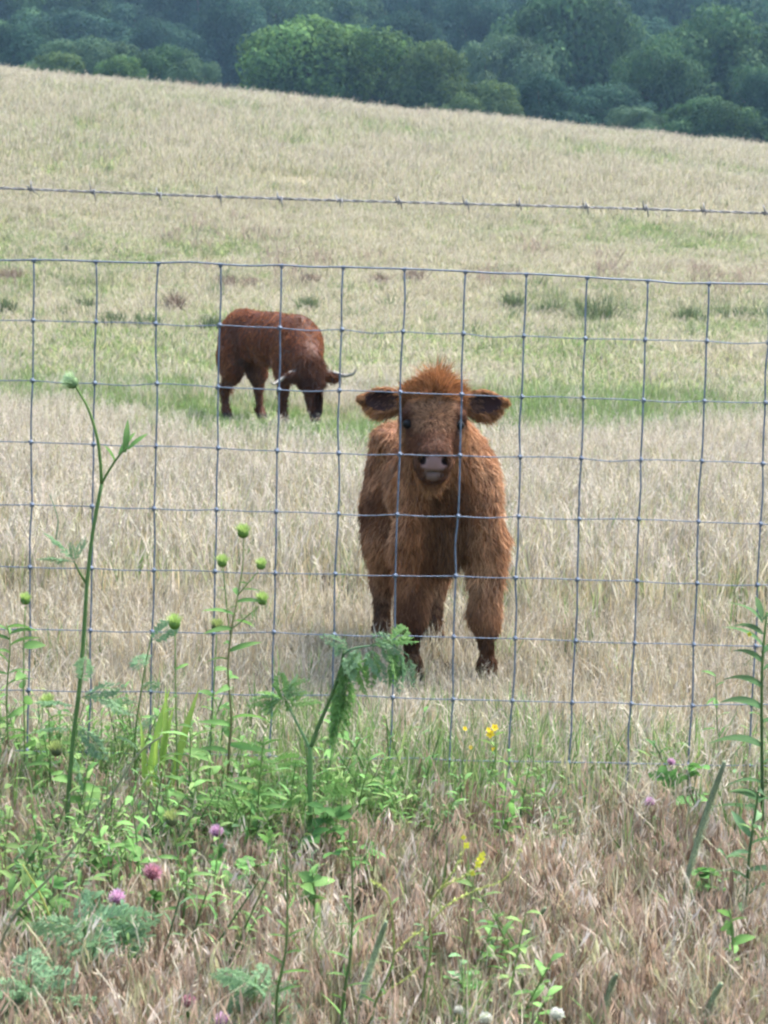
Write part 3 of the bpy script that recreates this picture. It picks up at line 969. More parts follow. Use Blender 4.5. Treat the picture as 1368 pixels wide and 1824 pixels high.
def cow_sdf(p):
    ph = to_head(p)
    d = sd_ell(p, (-0.05, 0, 0.815), (0.60, 0.258, 0.242))
    d = smin(d, sd_ell(p, (0.40, 0, 0.76), (0.22, 0.215, 0.265)), 0.13)
    d = smin(d, sd_ell(p, (-0.56, 0, 0.87), (0.23, 0.225, 0.24)), 0.12)
    d = smin(d, sd_ell(p, (-0.22, 0, 0.97), (0.52, 0.10, 0.10)), 0.16)
    d = smin(d, sd_cone(ph, (0.44, 0, 0.80), (0.84, -0.0, 0.57), 0.23, 0.15), 0.16)
    d = smin(d, sd_cone(ph, (0.52, 0, 0.60), (0.80, 0.0, 0.46), 0.09, 0.10), 0.10)
    for s in (-1, 1):
        d = smin(d, sd_ell(p, (0.44, s * 0.17, 0.71), (0.15, 0.075, 0.23)), 0.09)
        d = smin(d, sd_ell(p, (-0.58, s * 0.15, 0.73), (0.18, 0.10, 0.26)), 0.10)
        fo = (0.44, -0.17) if s < 0 else (0.56, 0.15)
        d = smin(d, sd_cone(p, (0.44, s * 0.17, 0.58), (lerp(0.44, fo[0], 0.5), s * 0.165, 0.33), 0.090, 0.056), 0.08)
        d = smin(d, sd_cone(p, (lerp(0.44, fo[0], 0.5), s * 0.165, 0.33), (fo[0], fo[1], 0.10), 0.050, 0.034), 0.04)
        d = smin(d, sd_cone(p, (fo[0], fo[1], 0.10), (fo[0] + 0.03, fo[1], 0.03), 0.048, 0.056), 0.03)
        hx, hs = -0.56 + (-0.02 if s < 0 else 0.16), s * 0.16
        d = smin(d, sd_cone(p, (-0.58, hs, 0.62), (-0.52, hs, 0.46), 0.13, 0.095), 0.10)
        d = smin(d, sd_cone(p, (-0.52, hs, 0.46), (hx - 0.10, hs, 0.31), 0.078, 0.045), 0.06)
        d = smin(d, sd_cone(p, (hx - 0.10, hs, 0.31), (hx - 0.06, hs, 0.09), 0.043, 0.034), 0.04)
        d = smin(d, sd_cone(p, (hx - 0.06, hs, 0.09), (hx - 0.02, hs, 0.03), 0.046, 0.055), 0.03)
    # head hanging to the grass
    h = sd_ell(ph, (0.87, 0, 0.50), (0.11, 0.125, 0.12))
    h = smin(h, sd_cone(ph, (0.95, 0, 0.46), (1.06, 0, 0.19), 0.105, 0.068), 0.06)
    h = smin(h, sd_cone(ph, (0.90, 0, 0.42), (1.00, 0, 0.20), 0.08, 0.055), 0.05)
    h = smin(h, sd_ell(ph, (1.065, 0, 0.155), (0.062, 0.072, 0.060)), 0.04)
    for s in (-1, 1):
        h = smin(h, sd_ell(ph, (0.91, s * 0.20, 0.49), (0.035, 0.10, 0.045)), 0.03)
        h = smin(h, sd_ell(ph, (0.985, s * 0.085, 0.43), (0.04, 0.035, 0.03)), 0.03)
    d = smin(d, h, 0.08)
    d = smin(d, sd_cone(p, (-0.80, 0, 0.92), (-0.86, 0, 0.62), 0.035, 0.024), 0.06)
    d = smin(d, sd_cone(p, (-0.86, 0, 0.62), (-0.84, 0, 0.36), 0.024, 0.030), 0.02)
    return d


cow = empty('cow', COW)
cow.rotation_euler.z = COW_A
cow.scale = (0.94, 0.96, 1.0)
tag(cow, 'long horned red brown cow grazing on the slope behind the calf', 'cow')
wV, wQ, w_sdf, w_grad = body_from_sdf(cow_sdf, (-0.97, -0.66, -0.04), (1.06, 0.36, 1.14), 0.0155)


def cow_skin(p):
    c = np.tile(np.array([0.075, 0.026, 0.014]), (len(p), 1))
    ph = to_head(p)
    mz = (smooth(0.20, 0.15, p[:, 2]) * smooth(0.95, 1.0, ph[:, 0]))[:, None]
    c = c * (1 - mz) + np.array([0.06, 0.04, 0.038]) * mz
    hf = smooth(0.07, 0.05, p[:, 2])[:, None]
    return c * (1 - hf) + np.array([0.03, 0.025, 0.02]) * hf


obj('body', np_mesh('cow_body', wV, wQ, M_SKIN, cow_skin(wV)), cow)


def cow_style(p, n_, r):
    N = len(p); x, y, z = p[:, 0], p[:, 1], p[:, 2]
    w1 = fbm(x * 4 + 3 + y * 2, z * 3 + y * 3)[:, None]; w2 = fbm(x * 6 + 31, z * 3 + y * 6)[:, None]
    d = np.tile(np.array([-0.30, 0, -1.0]), (N, 1)) + (w1 - 0.5) * np.array([1.4, 0.5, 0.2])
    ln = 0.034 + 0.03 * (w1[:, 0] - 0.4); lift = np.full(N, 0.16); wid = np.full(N, 0.0075); dens = np.ones(N); free = np.full(N, 0.12)
    belly = smooth(0.62, 0.52, z) * smooth(0.44, 0.50, z)
    ln = ln + 0.025 * belly
    a = np.array([0.175, 0.056, 0.024]); b = np.array([0.32, 0.125, 0.052]); e = np.array([0.045, 0.016, 0.010])
    top = np.clip((w2 - 0.35) * 1.8, 0, 1)
    col = a * (1 - top) + b * top
    kd = np.clip((0.5 - w1) * 2.2, 0, 0.8); col = col * (1 - kd) + e * kd
    leg = smooth(0.46, 0.36, z) * (to_head(p)[:, 0] < 0.80)
    ln = ln * (1 - leg) + 0.022 * leg
    ph = to_head(p); xh, yh = ph[:, 0], ph[:, 1]
    hd = smooth(0.80, 0.86, xh)
    d = d * (1 - hd[:, None]) + np.array([0.25, 0, -1.0]) * hd[:, None]
    ln = ln * (1 - hd) + (0.03 + 0.07 * smooth(0.40, 0.50, z)) * hd
    col = col * (1 - 0.66 * hd[:, None])
    col = col * (1 - 0.35 * leg[:, None])
    ear = (np.abs(yh) > 0.15) & (xh > 0.82) & (z < 0.62)
    d = np.where(ear[:, None], np.stack([np.zeros(N), np.sign(y), np.full(N, -0.7)], 1), d); ln = np.where(ear, 0.07, ln)
    tail = (x < -0.80) & (z < 0.5); ln = np.where(tail, 0.14, ln)
    dens = np.where((z < 0.07) | ((z < 0.17) & (xh > 1.0)), 0, dens)
    return dict(dir=unit(d), len=ln, lift=lift, wid=wid, col=col, dens=dens, free=free)


hair('coat', wV, wQ, w_grad, 6500, 6, cow_style, M_COAT, cow, 8, 0.028)
for s in (-1, 1):
    if s > 0:
        pts = [(0.93, 0.09, 0.545), (0.95, 0.22, 0.535), (0.98, 0.36, 0.505), (1.02, 0.44, 0.53), (1.04, 0.46, 0.575)]
    else:
        pts = [(0.93, -0.09, 0.545), (0.95, -0.22, 0.52), (1.00, -0.34, 0.46), (1.06, -0.43, 0.42), (1.11, -0.48, 0.44)]
    cp = catmull([from_head((x_ - 0.06, y_, z_)) for x_, y_, z_ in pts], 5)
    mb = MB(); mb.tube(cp, [lerp(0.028, 0.005, (i / (len(cp) - 1)) ** 1.3) for i in range(len(cp))], (0.5, 0.5, 0.5), 8)
    mb.build('horn', M_HORN, cow)
    mb = MB(); mb.blob((0, 0, 0), (0.016, 0.016, 0.016), (0.01, 0.01, 0.01), 8, 6)
    mb.build('eye', M_EYE, cow, from_head((0.985, s * 0.105, 0.415)))


# ------------------------------------------------------------------ grass: tuft meshes scattered as stuff
def blades(r, n, rad, hmin, hmax, w, lean, pal, pw, curve=0.5, tipmix=0.35):
    """n tapered curved blades rooted in a disc; returns V, Q, T, C."""
    pal = np.array(pal)
    a = r.uniform(0, 2 * np.pi, n); q = rad * np.sqrt(r.random(n))
    root = np.stack([q * np.cos(a), q * np.sin(a), np.full(n, -0.02)], 1)
    az = r.uniform(0, 2 * np.pi, n); ln = np.abs(r.normal(0, lean, n))
    hh = r.uniform(hmin, hmax, n)
    dx = np.stack([np.cos(az), np.sin(az), np.zeros(n)], 1)
    fa = r.uniform(0, np.pi, n); side = np.stack([np.cos(fa), np.sin(fa), np.zeros(n)], 1)
    lv = []
    for t in (0, 0.3, 0.62, 0.86, 1.0):
        lat = ln * t + curve * ln * t * t * 1.6
        zz = hh * (t - 0.35 * curve * ln * t * t * 1.5)
        lv.append(root + dx * (lat * hh)[:, None] + np.stack([np.zeros(n), np.zeros(n), zz], 1))
    ws = (0.8, 1.0, 0.8, 0.45, 0.06)
    wv = w * r.uniform(0.6, 1.35, n)[:, None]
    V = np.stack([z for k in range(5) for z in (lv[k] - side * wv * ws[k] * 0.5, lv[k] + side * wv * ws[k] * 0.5)], 1).reshape(-1, 3)
    b0 = (np.arange(n) * 10)[:, None]
    Q = np.concatenate([b0 + np.array([[2 * k, 2 * k + 1, 2 * k + 3, 2 * k + 2]]) for k in range(4)], 0)
    pick = r.choice(len(pal), n, p=np.array(pw) / sum(pw))
    c0 = pal[pick] * r.uniform(0.42, 1.36, (n, 1))
    straw_ = np.array([0.50, 0.45, 0.31])
    C = np.stack([c0 * (1 - tipmix * k / 4) + straw_ * tipmix * k / 4 for k in range(5)], 1)
    C = np.repeat(C, 2, 1).reshape(-1, 3)
    return V, Q, C


def heads(r, n, rad, hmin, hmax, lean, pal, spike=0.028, nsp=7, w=0.0016, droop=1.0):
    """Nodding brome-like stalks: thin culm and drooping flat spikelets with awns."""
    Vs, Qs, Cs = [], [], []; b = 0
    pal = np.array(pal)
    for i in range(n):
        a = r.uniform(0, 6.283); q = rad * math.sqrt(r.random()); base = np.array([q * math.cos(a), q * math.sin(a), -0.02])
        az = r.uniform(0, 6.283); dx = np.array([math.cos(az), math.sin(az), 0]); ln = abs(r.normal(0, lean)) + 0.08
        h = r.uniform(hmin, hmax)
        col = pal[r.integers(len(pal))] * r.uniform(0.8, 1.2)
        def at(t): return base + dx * h * (ln * t + 0.55 * droop * max(0, t - 0.55) ** 2 * 2.2) + np.array([0, 0, h * (t - 0.75 * droop * max(0, t - 0.62) ** 2)])
        side = np.array([-dx[1], dx[0], 0])
        ts = (0, 0.35, 0.65, 0.85, 1.0)
        v = np.concatenate([np.stack([at(t) - side * w / 2, at(t) + side * w / 2]) for t in ts])
        Vs.append(v); Qs.append(b + np.array([[2 * k, 2 * k + 1, 2 * k + 3, 2 * k + 2] for k in range(4)])); Cs.append(np.tile(col * 0.8, (10, 1))); b += 10
        for k in range(nsp):
            t = 0.62 + 0.38 * (k + r.random()) / nsp
            p0 = at(t) + r.normal(scale=0.002, size=3)
            dd = dx * r.uniform(0.0, 0.35) + np.array([r.normal(0, 0.16), r.normal(0, 0.16), -r.uniform(0.5, 1.0) * droop + 1.1 * (1 - droop)])
            dd /= np.linalg.norm(dd); L = spike * r.uniform(0.7, 1.3); sw = L * 0.055
            sd = np.cross(dd, r.normal(size=3)); sd /= np.linalg.norm(sd)
            v = np.stack([p0, p0 + dd * L * 0.35 + sd * sw, p0 + dd * L * 1.0, p0 + dd * L * 0.35 - sd * sw])
            Vs.append(v); Qs.append(np.array([[b, b + 1, b + 2, b + 3]])); Cs.append(np.tile(col * r.uniform(0.85, 1.25), (4, 1))); b += 4
    return np.concatenate(Vs), np.concatenate(Qs), np.concatenate(Cs)


def merge(*parts):
    Vs, Qs, Cs = [], [], []; b = 0
    for V, Q, C in parts:
        Vs.append(V); Qs.append(Q + b); Cs.append(C); b += len(V)
    return np.concatenate(Vs), np.concatenate(Qs), np.concatenate(Cs)


STRAW = [(0.50, 0.46, 0.355), (0.395, 0.355, 0.27), (0.48, 0.415, 0.345), (0.31, 0.33, 0.205)]
SAGE = [(0.30, 0.33, 0.165), (0.23, 0.29, 0.125), (0.43, 0.40, 0.24)]
GREEN = [(0.12, 0.235, 0.06), (0.165, 0.285, 0.075), (0.25, 0.33, 0.115)]
PINK = [(0.39, 0.285, 0.21), (0.58, 0.50, 0.42), (0.22, 0.15, 0.10), (0.29, 0.28, 0.16)]
tr = np.random.default_rng(77)


def source(colname, builders, mat):
    c = bpy.data.collections.new(colname)
    for b in builders:
        V, Q, C = b()
        o = bpy.data.objects.new(colname + '_tuft', np_mesh(colname + '_tuft', V, Q, mat, C))
        c.objects.link(o)
    return c


def scatter_group(name, coll):
    ng = bpy.data.node_groups.new(name, 'GeometryNodeTree')
    ng.interface.new_socket('Geometry', in_out='INPUT', socket_type='NodeSocketGeometry')
    ng.interface.new_socket('Geometry', in_out='OUTPUT', socket_type='NodeSocketGeometry')
    n, l = ng.nodes, ng.links
    gi = n.new('NodeGroupInput'); go = n.new('NodeGroupOutput')
    ci = n.new('GeometryNodeCollectionInfo'); ci.inputs['Collection'].default_value = coll
    ci.inputs['Separate Children'].default_value = True; ci.inputs['Reset Children'].default_value = True
    ip = n.new('GeometryNodeInstanceOnPoints'); ip.inputs['Pick Instance'].default_value = True
    def na(nm, ty):
        x = n.new('GeometryNodeInputNamedAttribute'); x.data_type = ty; x.inputs[0].default_value = nm; return x
    l.new(gi.outputs[0], ip.inputs['Points']); l.new(ci.outputs[0], ip.inputs['Instance'])
    l.new(na('rot', 'FLOAT_VECTOR').outputs[0], ip.inputs['Rotation']); l.new(na('scl', 'FLOAT_VECTOR').outputs[0], ip.inputs['Scale'])
    l.new(na('pick', 'INT').outputs[0], ip.inputs['Instance Index'])
    l.new(ip.outputs[0], go.inputs[0])
    return ng


def scatter(name, coll, nvar, pts, scl, label, cat, r, tilt=0.06):
    n = len(pts)
    me = bpy.data.meshes.new(name)
    me.vertices.add(n); me.vertices.foreach_set('co', np.asarray(pts, np.float32).ravel())
    rot = np.stack([r.normal(0, tilt, n), r.normal(0, tilt, n), r.uniform(0, 6.283, n)], 1).astype(np.float32)
    a = me.attributes.new('rot', 'FLOAT_VECTOR', 'POINT'); a.data.foreach_set('vector', rot.ravel())
    if np.ndim(scl) == 1: scl = np.stack([scl, scl, scl], 1)
    a = me.attributes.new('scl', 'FLOAT_VECTOR', 'POINT'); a.data.foreach_set('vector', np.asarray(scl, np.float32).ravel())
    a = me.attributes.new('pick', 'INT', 'POINT'); a.data.foreach_set('value', r.integers(0, nvar, n).astype(np.int32))
    o = obj(name, me)
    md = o.modifiers.new('scatter', 'NODES'); md.node_group = scatter_group(name, coll)
    return tag(o, label, cat, kind='stuff')


def strip(y0, y1, dens, r, k=0.27, m=0.7):
    A = k * (y1 * y1 - y0 * y0) + 2 * m * (y1 - y0)
    n = int(A * dens)
    ymax = k * y1 + m
    y = r.uniform(y0, y1, n * 3); keep = r.random(n * 3) < (k * y + m) / ymax
    y = y[keep][:n]; x = r.uniform(-1, 1, len(y)) * (k * y + m)
    return x, y


def pts3(x, y):
    return np.stack([x, y, H(x, y)], 1)


sr = np.random.default_rng(99)
# near: dry sward in front of and under the fence and round the calf
c_dry = source('dry', [lambda: merge(blades(tr, 40, 0.085, 0.05, 0.17, 0.0042, 0.20, STRAW + [(0.50, 0.405, 0.245), (0.36, 0.27, 0.16)], (3, 2, 2, 2, 4, 2)), heads(tr, 3, 0.07, 0.12, 0.2, 0.2, STRAW[:3], 0.02, 6, 0.0016, 0.5)) for _ in range(4)], M_GRASS)
c_grn = source('green', [lambda: merge(blades(tr, 38, 0.075, 0.06, 0.20, 0.0042, 0.22, GREEN, (3, 4, 2), tipmix=0.15), blades(tr, 12, 0.06, 0.08, 0.2, 0.003, 0.4, STRAW, (1, 1, 1, 1))) for _ in range(4)], M_GRASS)
c_brome = source('brome', [lambda: merge(heads(tr, 14, 0.075, 0.07, 0.19, 0.22, PINK, 0.040, 10, 0.0014, 1.0), blades(tr, 26, 0.075, 0.05, 0.15, 0.0032, 0.22, STRAW + GREEN[:1], (2, 3, 3, 2, 1))) for _ in range(4)], M_GRASS)
c_sage = source('sage', [lambda: merge(blades(tr, 34, 0.12, 0.08, 0.24, 0.0075, 0.17, STRAW + SAGE + [(0.52, 0.425, 0.255), (0.44, 0.345, 0.20)], (2, 2, 2, 2, 2, 2, 2, 6, 3)), heads(tr, 5, 0.1, 0.2, 0.32, 0.2, STRAW[:3], 0.03, 6, 0.003, 0.4)) for _ in range(4)], M_GRASS)
c_sgrn = source('fresh', [lambda: blades(tr, 34, 0.12, 0.08, 0.22, 0.0080, 0.20, GREEN + SAGE[:1], (3, 4, 3, 2), tipmix=0.2) for _ in range(4)], M_GRASS)
c_far = source('far', [lambda: merge(blades(tr, 44, 0.26, 0.12, 0.36, 0.015, 0.18, STRAW + SAGE, (4, 2, 2, 2, 3, 1, 4)), heads(tr, 4, 0.2, 0.25, 0.42, 0.25, STRAW[:3], 0.06, 6, 0.006, 0.4)) for _ in range(4)], M_FARGRASS)
c_fgrn = source('fargreen', [lambda: blades(tr, 44, 0.26, 0.10, 0.30, 0.016, 0.20, GREEN + SAGE, (2, 3, 3, 3, 3, 2), tipmix=0.25) for _ in range(4)], M_FARGRASS)


def zone(y0, y1, dens, k=0.27, m=0.7):
    x, y = strip(y0, y1, dens, sr, k, m)
    g = patch_green(x, y)
    return x, y, g


x, y, g = zone(3.0, 8.6, 185)
u = sr.random(len(x))
bro = smooth(5.3, 4.5, y) * (0.72 + 0.5 * (fbm(x * 2.1 + 8, y * 2.1) - 0.5)) * (1 - 0.2 * smooth(0.15, -0.4, x) * smooth(4.1, 4.6, y))
gap = (y < 5.0) & (fbm(x * 4.5 + 50, y * 4.5 + 9) < 0.40) & (sr.random(len(x)) < 0.6)
is_b = (u < bro) & ~gap
grn_near = np.clip(0.15 + 1.1 * (g - 0.25) + 0.5 * np.exp(-((y - 5.2) / 0.45) ** 2) * (1 - 0.5 * smooth(0.3, 0.8, x)), 0.04, 0.85)
is_g = (~is_b) & (sr.random(len(x)) < grn_near)
is_d = ~(is_b | is_g | gap)
hs = lambda x_, y_: (1.0 + 0.25 * np.exp(-((y_ - 5.4) / 0.45) ** 2)) * (1 - 0.45 * np.exp(-(((x_ - 0.2) / 0.45) ** 2 + ((y_ - 7.2) / 0.7) ** 2)))
for nm, cl, mk, lab in (('dry_grass', c_dry, is_d, 'short dry straw coloured grass around the fence and calf'),
                        ('green_grass', c_grn, is_g, 'fresh green grass blades mixed into the near sward'),
                        ('brome_grass', c_brome, is_b, 'nodding pinkish tan grass heads in front of the fence')):
    sc = sr.uniform(0.65, 1.15, mk.sum()) * hs(x[mk], y[mk])
    scatter(nm, cl, 4, pts3(x[mk], y[mk]), sc, lab, 'grass', sr)
# middle of the field
x, y, g = zone(8.6, 27, 70)
is_g = sr.random(len(x)) < np.clip(1.15 * (g - 0.12), 0.03, 0.92)
for nm, cl, mk, lab in (('meadow_grass', c_sage, ~is_g, 'pale dry meadow grass between the calf and the cow'),
                        ('lush_grass', c_sgrn, is_g, 'greener grass in patches around the grazing cow')):
    cowd = 1 - 0.75 * np.exp(-(((x[mk] - COW.x) / 1.3) ** 2 + ((y[mk] - COW.y + 0.3) / 1.8) ** 2))
    scatter(nm, cl, 4, pts3(x[mk], y[mk]), sr.uniform(0.7, 1.2, mk.sum()) * cowd, lab, 'grass', sr)
# slope up to the crest
xa, ya, ga = zone(27, 60, 21, 0.25, 0.5); xb, yb, gb = zone(60, 99, 9.5, 0.24, 0.5)
x = np.concatenate([xa, xb]); y = np.concatenate([ya, yb]); g = np.concatenate([ga, gb])
big = 1.0 + 0.5 * smooth(55, 70, y)
is_g = sr.random(len(x)) < np.clip(0.95 * (g - 0.12), 0.05, 0.8)
for nm, cl, mk, lab in (('slope_grass', c_far, ~is_g, 'bleached grass covering the slope up to the crest'),
                        ('slope_green_grass', c_fgrn, is_g, 'greenish streaks of grass across the slope')):
    s_ = sr.uniform(0.75, 1.25, mk.sum()) * big[mk]
    scatter(nm, cl, 4, pts3(x[mk], y[mk]), np.stack([s_ * 1.1, s_ * 1.1, s_ * lerp(0.55, 0.8, smooth(45, 75, y[mk]))], 1), lab, 'grass', sr, 0.07)


BRN = [(0.20, 0.15, 0.125), (0.28, 0.215, 0.18), (0.34, 0.27, 0.21)]
c_seed = source('seed', [lambda: heads(tr, 16, 0.35, 0.35, 0.62, 0.25, BRN, 0.085, 9, 0.007, 0.35) for _ in range(3)], M_FARGRASS)
c_rush = source('rush', [lambda: blades(tr, 46, 0.20, 0.16, 0.42, 0.014, 0.28, [(0.09, 0.15, 0.06), (0.13, 0.19, 0.08), (0.18, 0.22, 0.11)], (1, 1, 1), tipmix=0.15) for _ in range(3)], M_FARGRASS)
x = sr.uniform(-10, 10, 900); y = sr.uniform(34, 60, 900)
kp = (sr.random(900) < 0.55 * np.exp(-((y - 47) / 4.0) ** 2) * smooth(0.45, 0.62, fbm(x * 0.5 + 90, y * 0.25))) & (np.abs(x) < 0.22 * y)
x2 = sr.uniform(-26, 26, 260); y2 = sr.uniform(86, 97, 260); k2 = sr.random(260) < 0.45
xs, ys = np.concatenate([x[kp], x2[k2]]), np.concatenate([y[kp], y2[k2]])
scatter('seed_grass', c_seed, 3, pts3(xs, ys), sr.uniform(0.6, 1.1, len(xs)), 'thin brown seed heads standing in the slope and along the crest', 'grass', sr)
x = sr.uniform(-12, 12, 1200); y = sr.uniform(33, 58, 1200)
kp = (sr.random(1200) < 0.7 * np.exp(-((y - 41) / 4.5) ** 2) * smooth(0.42, 0.60, fbm(x * 0.6 + 9, y * 0.3 + 44))) & (np.abs(x) < 0.24 * y)
scatter('rush_grass', c_rush, 3, pts3(x[kp], y[kp]), sr.uniform(0.5, 1.1, kp.sum()), 'scattered darker coarse grass in the weedy band across the slope', 'grass', sr)


# ------------------------------------------------------------------ coarse tussocks on the slope
def tussock(px, py, wpx, hpx, label, dark=True):
    lo, hi = 24.0, 90.0
    for _ in range(40):                       # where the sight line through that pixel meets the ground
        md = (lo + hi) / 2
        q = P(px, py, md)
        if q.z > Hf(q.x, md): lo = md
        else: hi = md
    Y = lo; q = P(px, py, Y)
    w = wpx * Y / F_PX / 2 * (1.22 if i < 40 else 1.0); h = hpx * Y / F_PX
    r = np.random.default_rng(int(px * 7 + py))
    pal = [(0.06, 0.10, 0.045), (0.09, 0.14, 0.06), (0.13, 0.17, 0.08)] if dark else [(0.20, 0.15, 0.12), (0.28, 0.21, 0.17), (0.17, 0.13, 0.10)]
    V, Q, C = blades(r, 190, w, h * 0.9, h * 1.9, 0.018, 0.35, pal, (1, 1, 1), tipmix=0.1)
    o = obj('tussock', np_mesh('tussock', V, Q, M_FARGRASS, C), None, (q.x, Y, Hf(q.x, Y)))
    tag(o, label, 'tussock', 'coarse tussocks on the slope')


TUS = [
    (1060, 578, 56, 34, 'largest dark green tussock on the slope, right of the calf', True),
    (912, 556, 34, 24, 'small dark tussock on the slope just left of the largest one', True),
    (978, 565, 40, 22, 'low green tussock between the small dark one and the largest one', True),
    (1228, 576, 46, 22, 'greyish tussock near the right edge of the slope', True),
    (1312, 570, 60, 18, 'wide low green tussock at the right edge of the slope', True),
    (376, 592, 40, 20, 'dark tussock touching the left side of the cow', True),
    (262, 590, 36, 22, 'dark tussock second to the left of the cow', True),
    (205, 585, 42, 20, 'dark tussock third to the left of the cow', True),
    (152, 556, 22, 16, 'small upright green tussock left of the cow and higher up', True),
    (8, 566, 30, 22, 'dark green tussock cut by the left edge of the picture', True),
    (546, 560, 26, 22, 'green tussock just above the right shoulder of the cow', True),
    (402, 514, 26, 16, 'brownish seed clump upslope above the rump of the cow', False),
    (448, 514, 24, 14, 'brownish seed clump upslope above the back of the cow', False),
    (552, 510, 24, 16, 'brownish seed clump upslope right of the cow', False),
    (676, 510, 22, 16, 'brownish seed clump upslope above the left ear of the calf', False),
    (738, 506, 26, 18, 'brownish seed clump upslope above the head of the calf', False),
    (312, 560, 24, 26, 'brown grey seed clump standing left of the cow', False),
    (18, 500, 30, 16, 'brownish seed clump upslope at the left edge', False),
]
for a in TUS:
    tussock(*a)

# ------------------------------------------------------------------ weeds along the fence
C_STEM = (0.14, 0.24, 0.07); C_LEAF = (0.11, 0.235, 0.065); C_LEAF2 = (0.17, 0.30, 0.09); C_BLUE = (0.17, 0.29, 0.16); C_BROWN = (0.13, 0.085, 0.05)


def gY(py, px=684):
    """Distance of the flat ground at a photo pixel."""
    lo, hi = 2.5, 20.0
    for _ in range(40):
        md = (lo + hi) / 2
        if P(px, py, md).z > 0: lo = md
        else: hi = md
    return lo


def lance_mesh(name, col, col2, w=0.16, droop=0.9, seg=7):
    mb = MB(); mb.leaf((0, 0, 0), (1, 0, 0), (0, 0, 1), 1.0, w, col, col2, droop, 0.35, seg, point=0.85)
    return mb.mesh(name, M_WEED)


def fern_mesh(name, seed, col, col2, pairs=8, w=0.55, droop=0.5):
    """Finely cut leaf: rachis, side pinnae, small lobed segments."""
    r = random.Random(seed); mb = MB()
    ctr = lambda t: Vector((t * (1 - 0.1 * droop * t), 0, -droop * 0.5 * t * t))
    mb.tube([ctr(t / 6) for t in range(7)], [0.012 * (1 - t / 8) for t in range(7)], col, 4)
    for i in range(pairs):
        t = 0.15 + 0.82 * i / (pairs - 1); p = ctr(t)
        for s in (-1, 1):
            L = w * 0.5 * math.sin(math.pi * (0.18 + 0.74 * t)) * r.uniform(0.8, 1.15)
            d = Vector((0.65, s * 1.0, r.uniform(-0.3, 0.1))).normalized()
            mb.tube([p, p + d * L * 0.6], [0.005, 0.003], col, 3, cap=False)
            k = 5
            for j in range(k):
                q = p + d * L * (0.25 + 0.75 * j / k) + Vector((0, 0, -0.05 * L * j))
                for s2 in (-1, 1):
                    dd = (d + Vector((0.6 * s2, -0.5 * s * s2, r.uniform(-0.4, 0.25)))).normalized()
                    mb.leaf(q, dd, (r.uniform(-.6, .6), r.uniform(-.6, .6), 1), L * 0.46 * r.uniform(0.7, 1.2), L * 0.18, col, col2, 0.4, 0.2, 2)
            mb.leaf(p + d * L * 0.85, d, (0, 0, 1), L * 0.35, L * 0.13, col, col2, 0.4, 0.2, 2)
    mb.leaf(ctr(0.97), (1, 0, -0.4 * droop), (0, 0, 1), 0.16, 0.05, col, col2, 0.3, 0.2, 3)
    return mb.mesh(name, M_WEED)


def ovate_mesh(name, col, col2):
    mb = MB(); mb.leaf((0, 0, 0), (1, 0, 0), (0, 0, 1), 1.0, 0.46, col, col2, 0.5, 0.25, 6, point=0.75)
    return mb.mesh(name, M_WEED)


def trifoil_mesh(name, col, col2):
    mb = MB()
    for a in (-1.15, 0, 1.15):
        mb.leaf((0, 0, 0), (math.cos(a), math.sin(a), 0.12), (0, 0, 1), 0.95, 0.62, col, col2, 0.35, 0.25, 6)
    return mb.mesh(name, M_WEED)


def bud_mesh(name, base, tip, seed, open_=0.55):
    r = random.Random(seed); mb = MB()
    mb.blob((0, 0, 0), (0.40, 0.40, 0.36), base, 10, 6, [c * 0.7 for c in base])
    for k in range(46):
        a = k * 2.399; e = 0.15 + 0.85 * (k / 46)
        d = Vector((math.cos(a) * math.cos(e * 1.35), math.sin(a) * math.cos(e * 1.35), 0.25 + math.sin(e * 1.35)))
        p = Vector((math.cos(a) * 0.36 * math.cos(e), math.sin(a) * 0.36 * math.cos(e), 0.30 * math.sin(e) - 0.02))
        mb.leaf(p, d + Vector((0, 0, open_)), Vector((-math.cos(a), -math.sin(a), 0.4)), r.uniform(0.4, 0.62), 0.11, base, tip, -0.25, 0.3, 3)
    return mb.mesh(name, M_FLOWER)


def clover_mesh(name, base, tip, seed):
    r = random.Random(seed); mb = MB()
    mb.blob((0, 0, 0), (0.36, 0.36, 0.36), base, 10, 7, [c * 0.55 for c in base])
    for k in range(110):
        a = k * 2.399; zc = -0.55 + 1.5 * (k / 110); zc = min(0.98, zc); q = math.sqrt(max(0.02, 1 - zc * zc))
        d = Vector((math.cos(a) * q, math.sin(a) * q, zc + 0.35)).normalized()
        p = Vector((math.cos(a) * q * 0.3, math.sin(a) * q * 0.3, zc * 0.3))
        f = r.uniform(0.7, 1.25)
        mb.leaf(p, d + Vector((0, 0, 0.3)), (r.uniform(-1, 1), r.uniform(-1, 1), 0.5), r.uniform(0.26, 0.40), 0.085, [c * f for c in base], [min(0.9, c * f) for c in tip], -0.3, 0.5, 3)
    return mb.mesh(name, M_FLOWER)


def petal_mesh(name, col, n_, cc):
    mb = MB()
    for k in range(n_):
        a = 6.283 * k / n_
        mb.leaf((0, 0, 0), (math.cos(a), math.sin(a), 0.35), (0, 0, 1), 0.5, 0.42, [c * 0.8 for c in col], col, 0.3, 0.2, 4, shape=lambda t: (0.15 + 0.85 * math.sin(math.pi * (0.1 + 0.8 * t))))
    mb.blob((0, 0, 0.06), (0.11, 0.11, 0.10), cc, 8, 5)
    return mb.mesh(name, M_FLOWER)


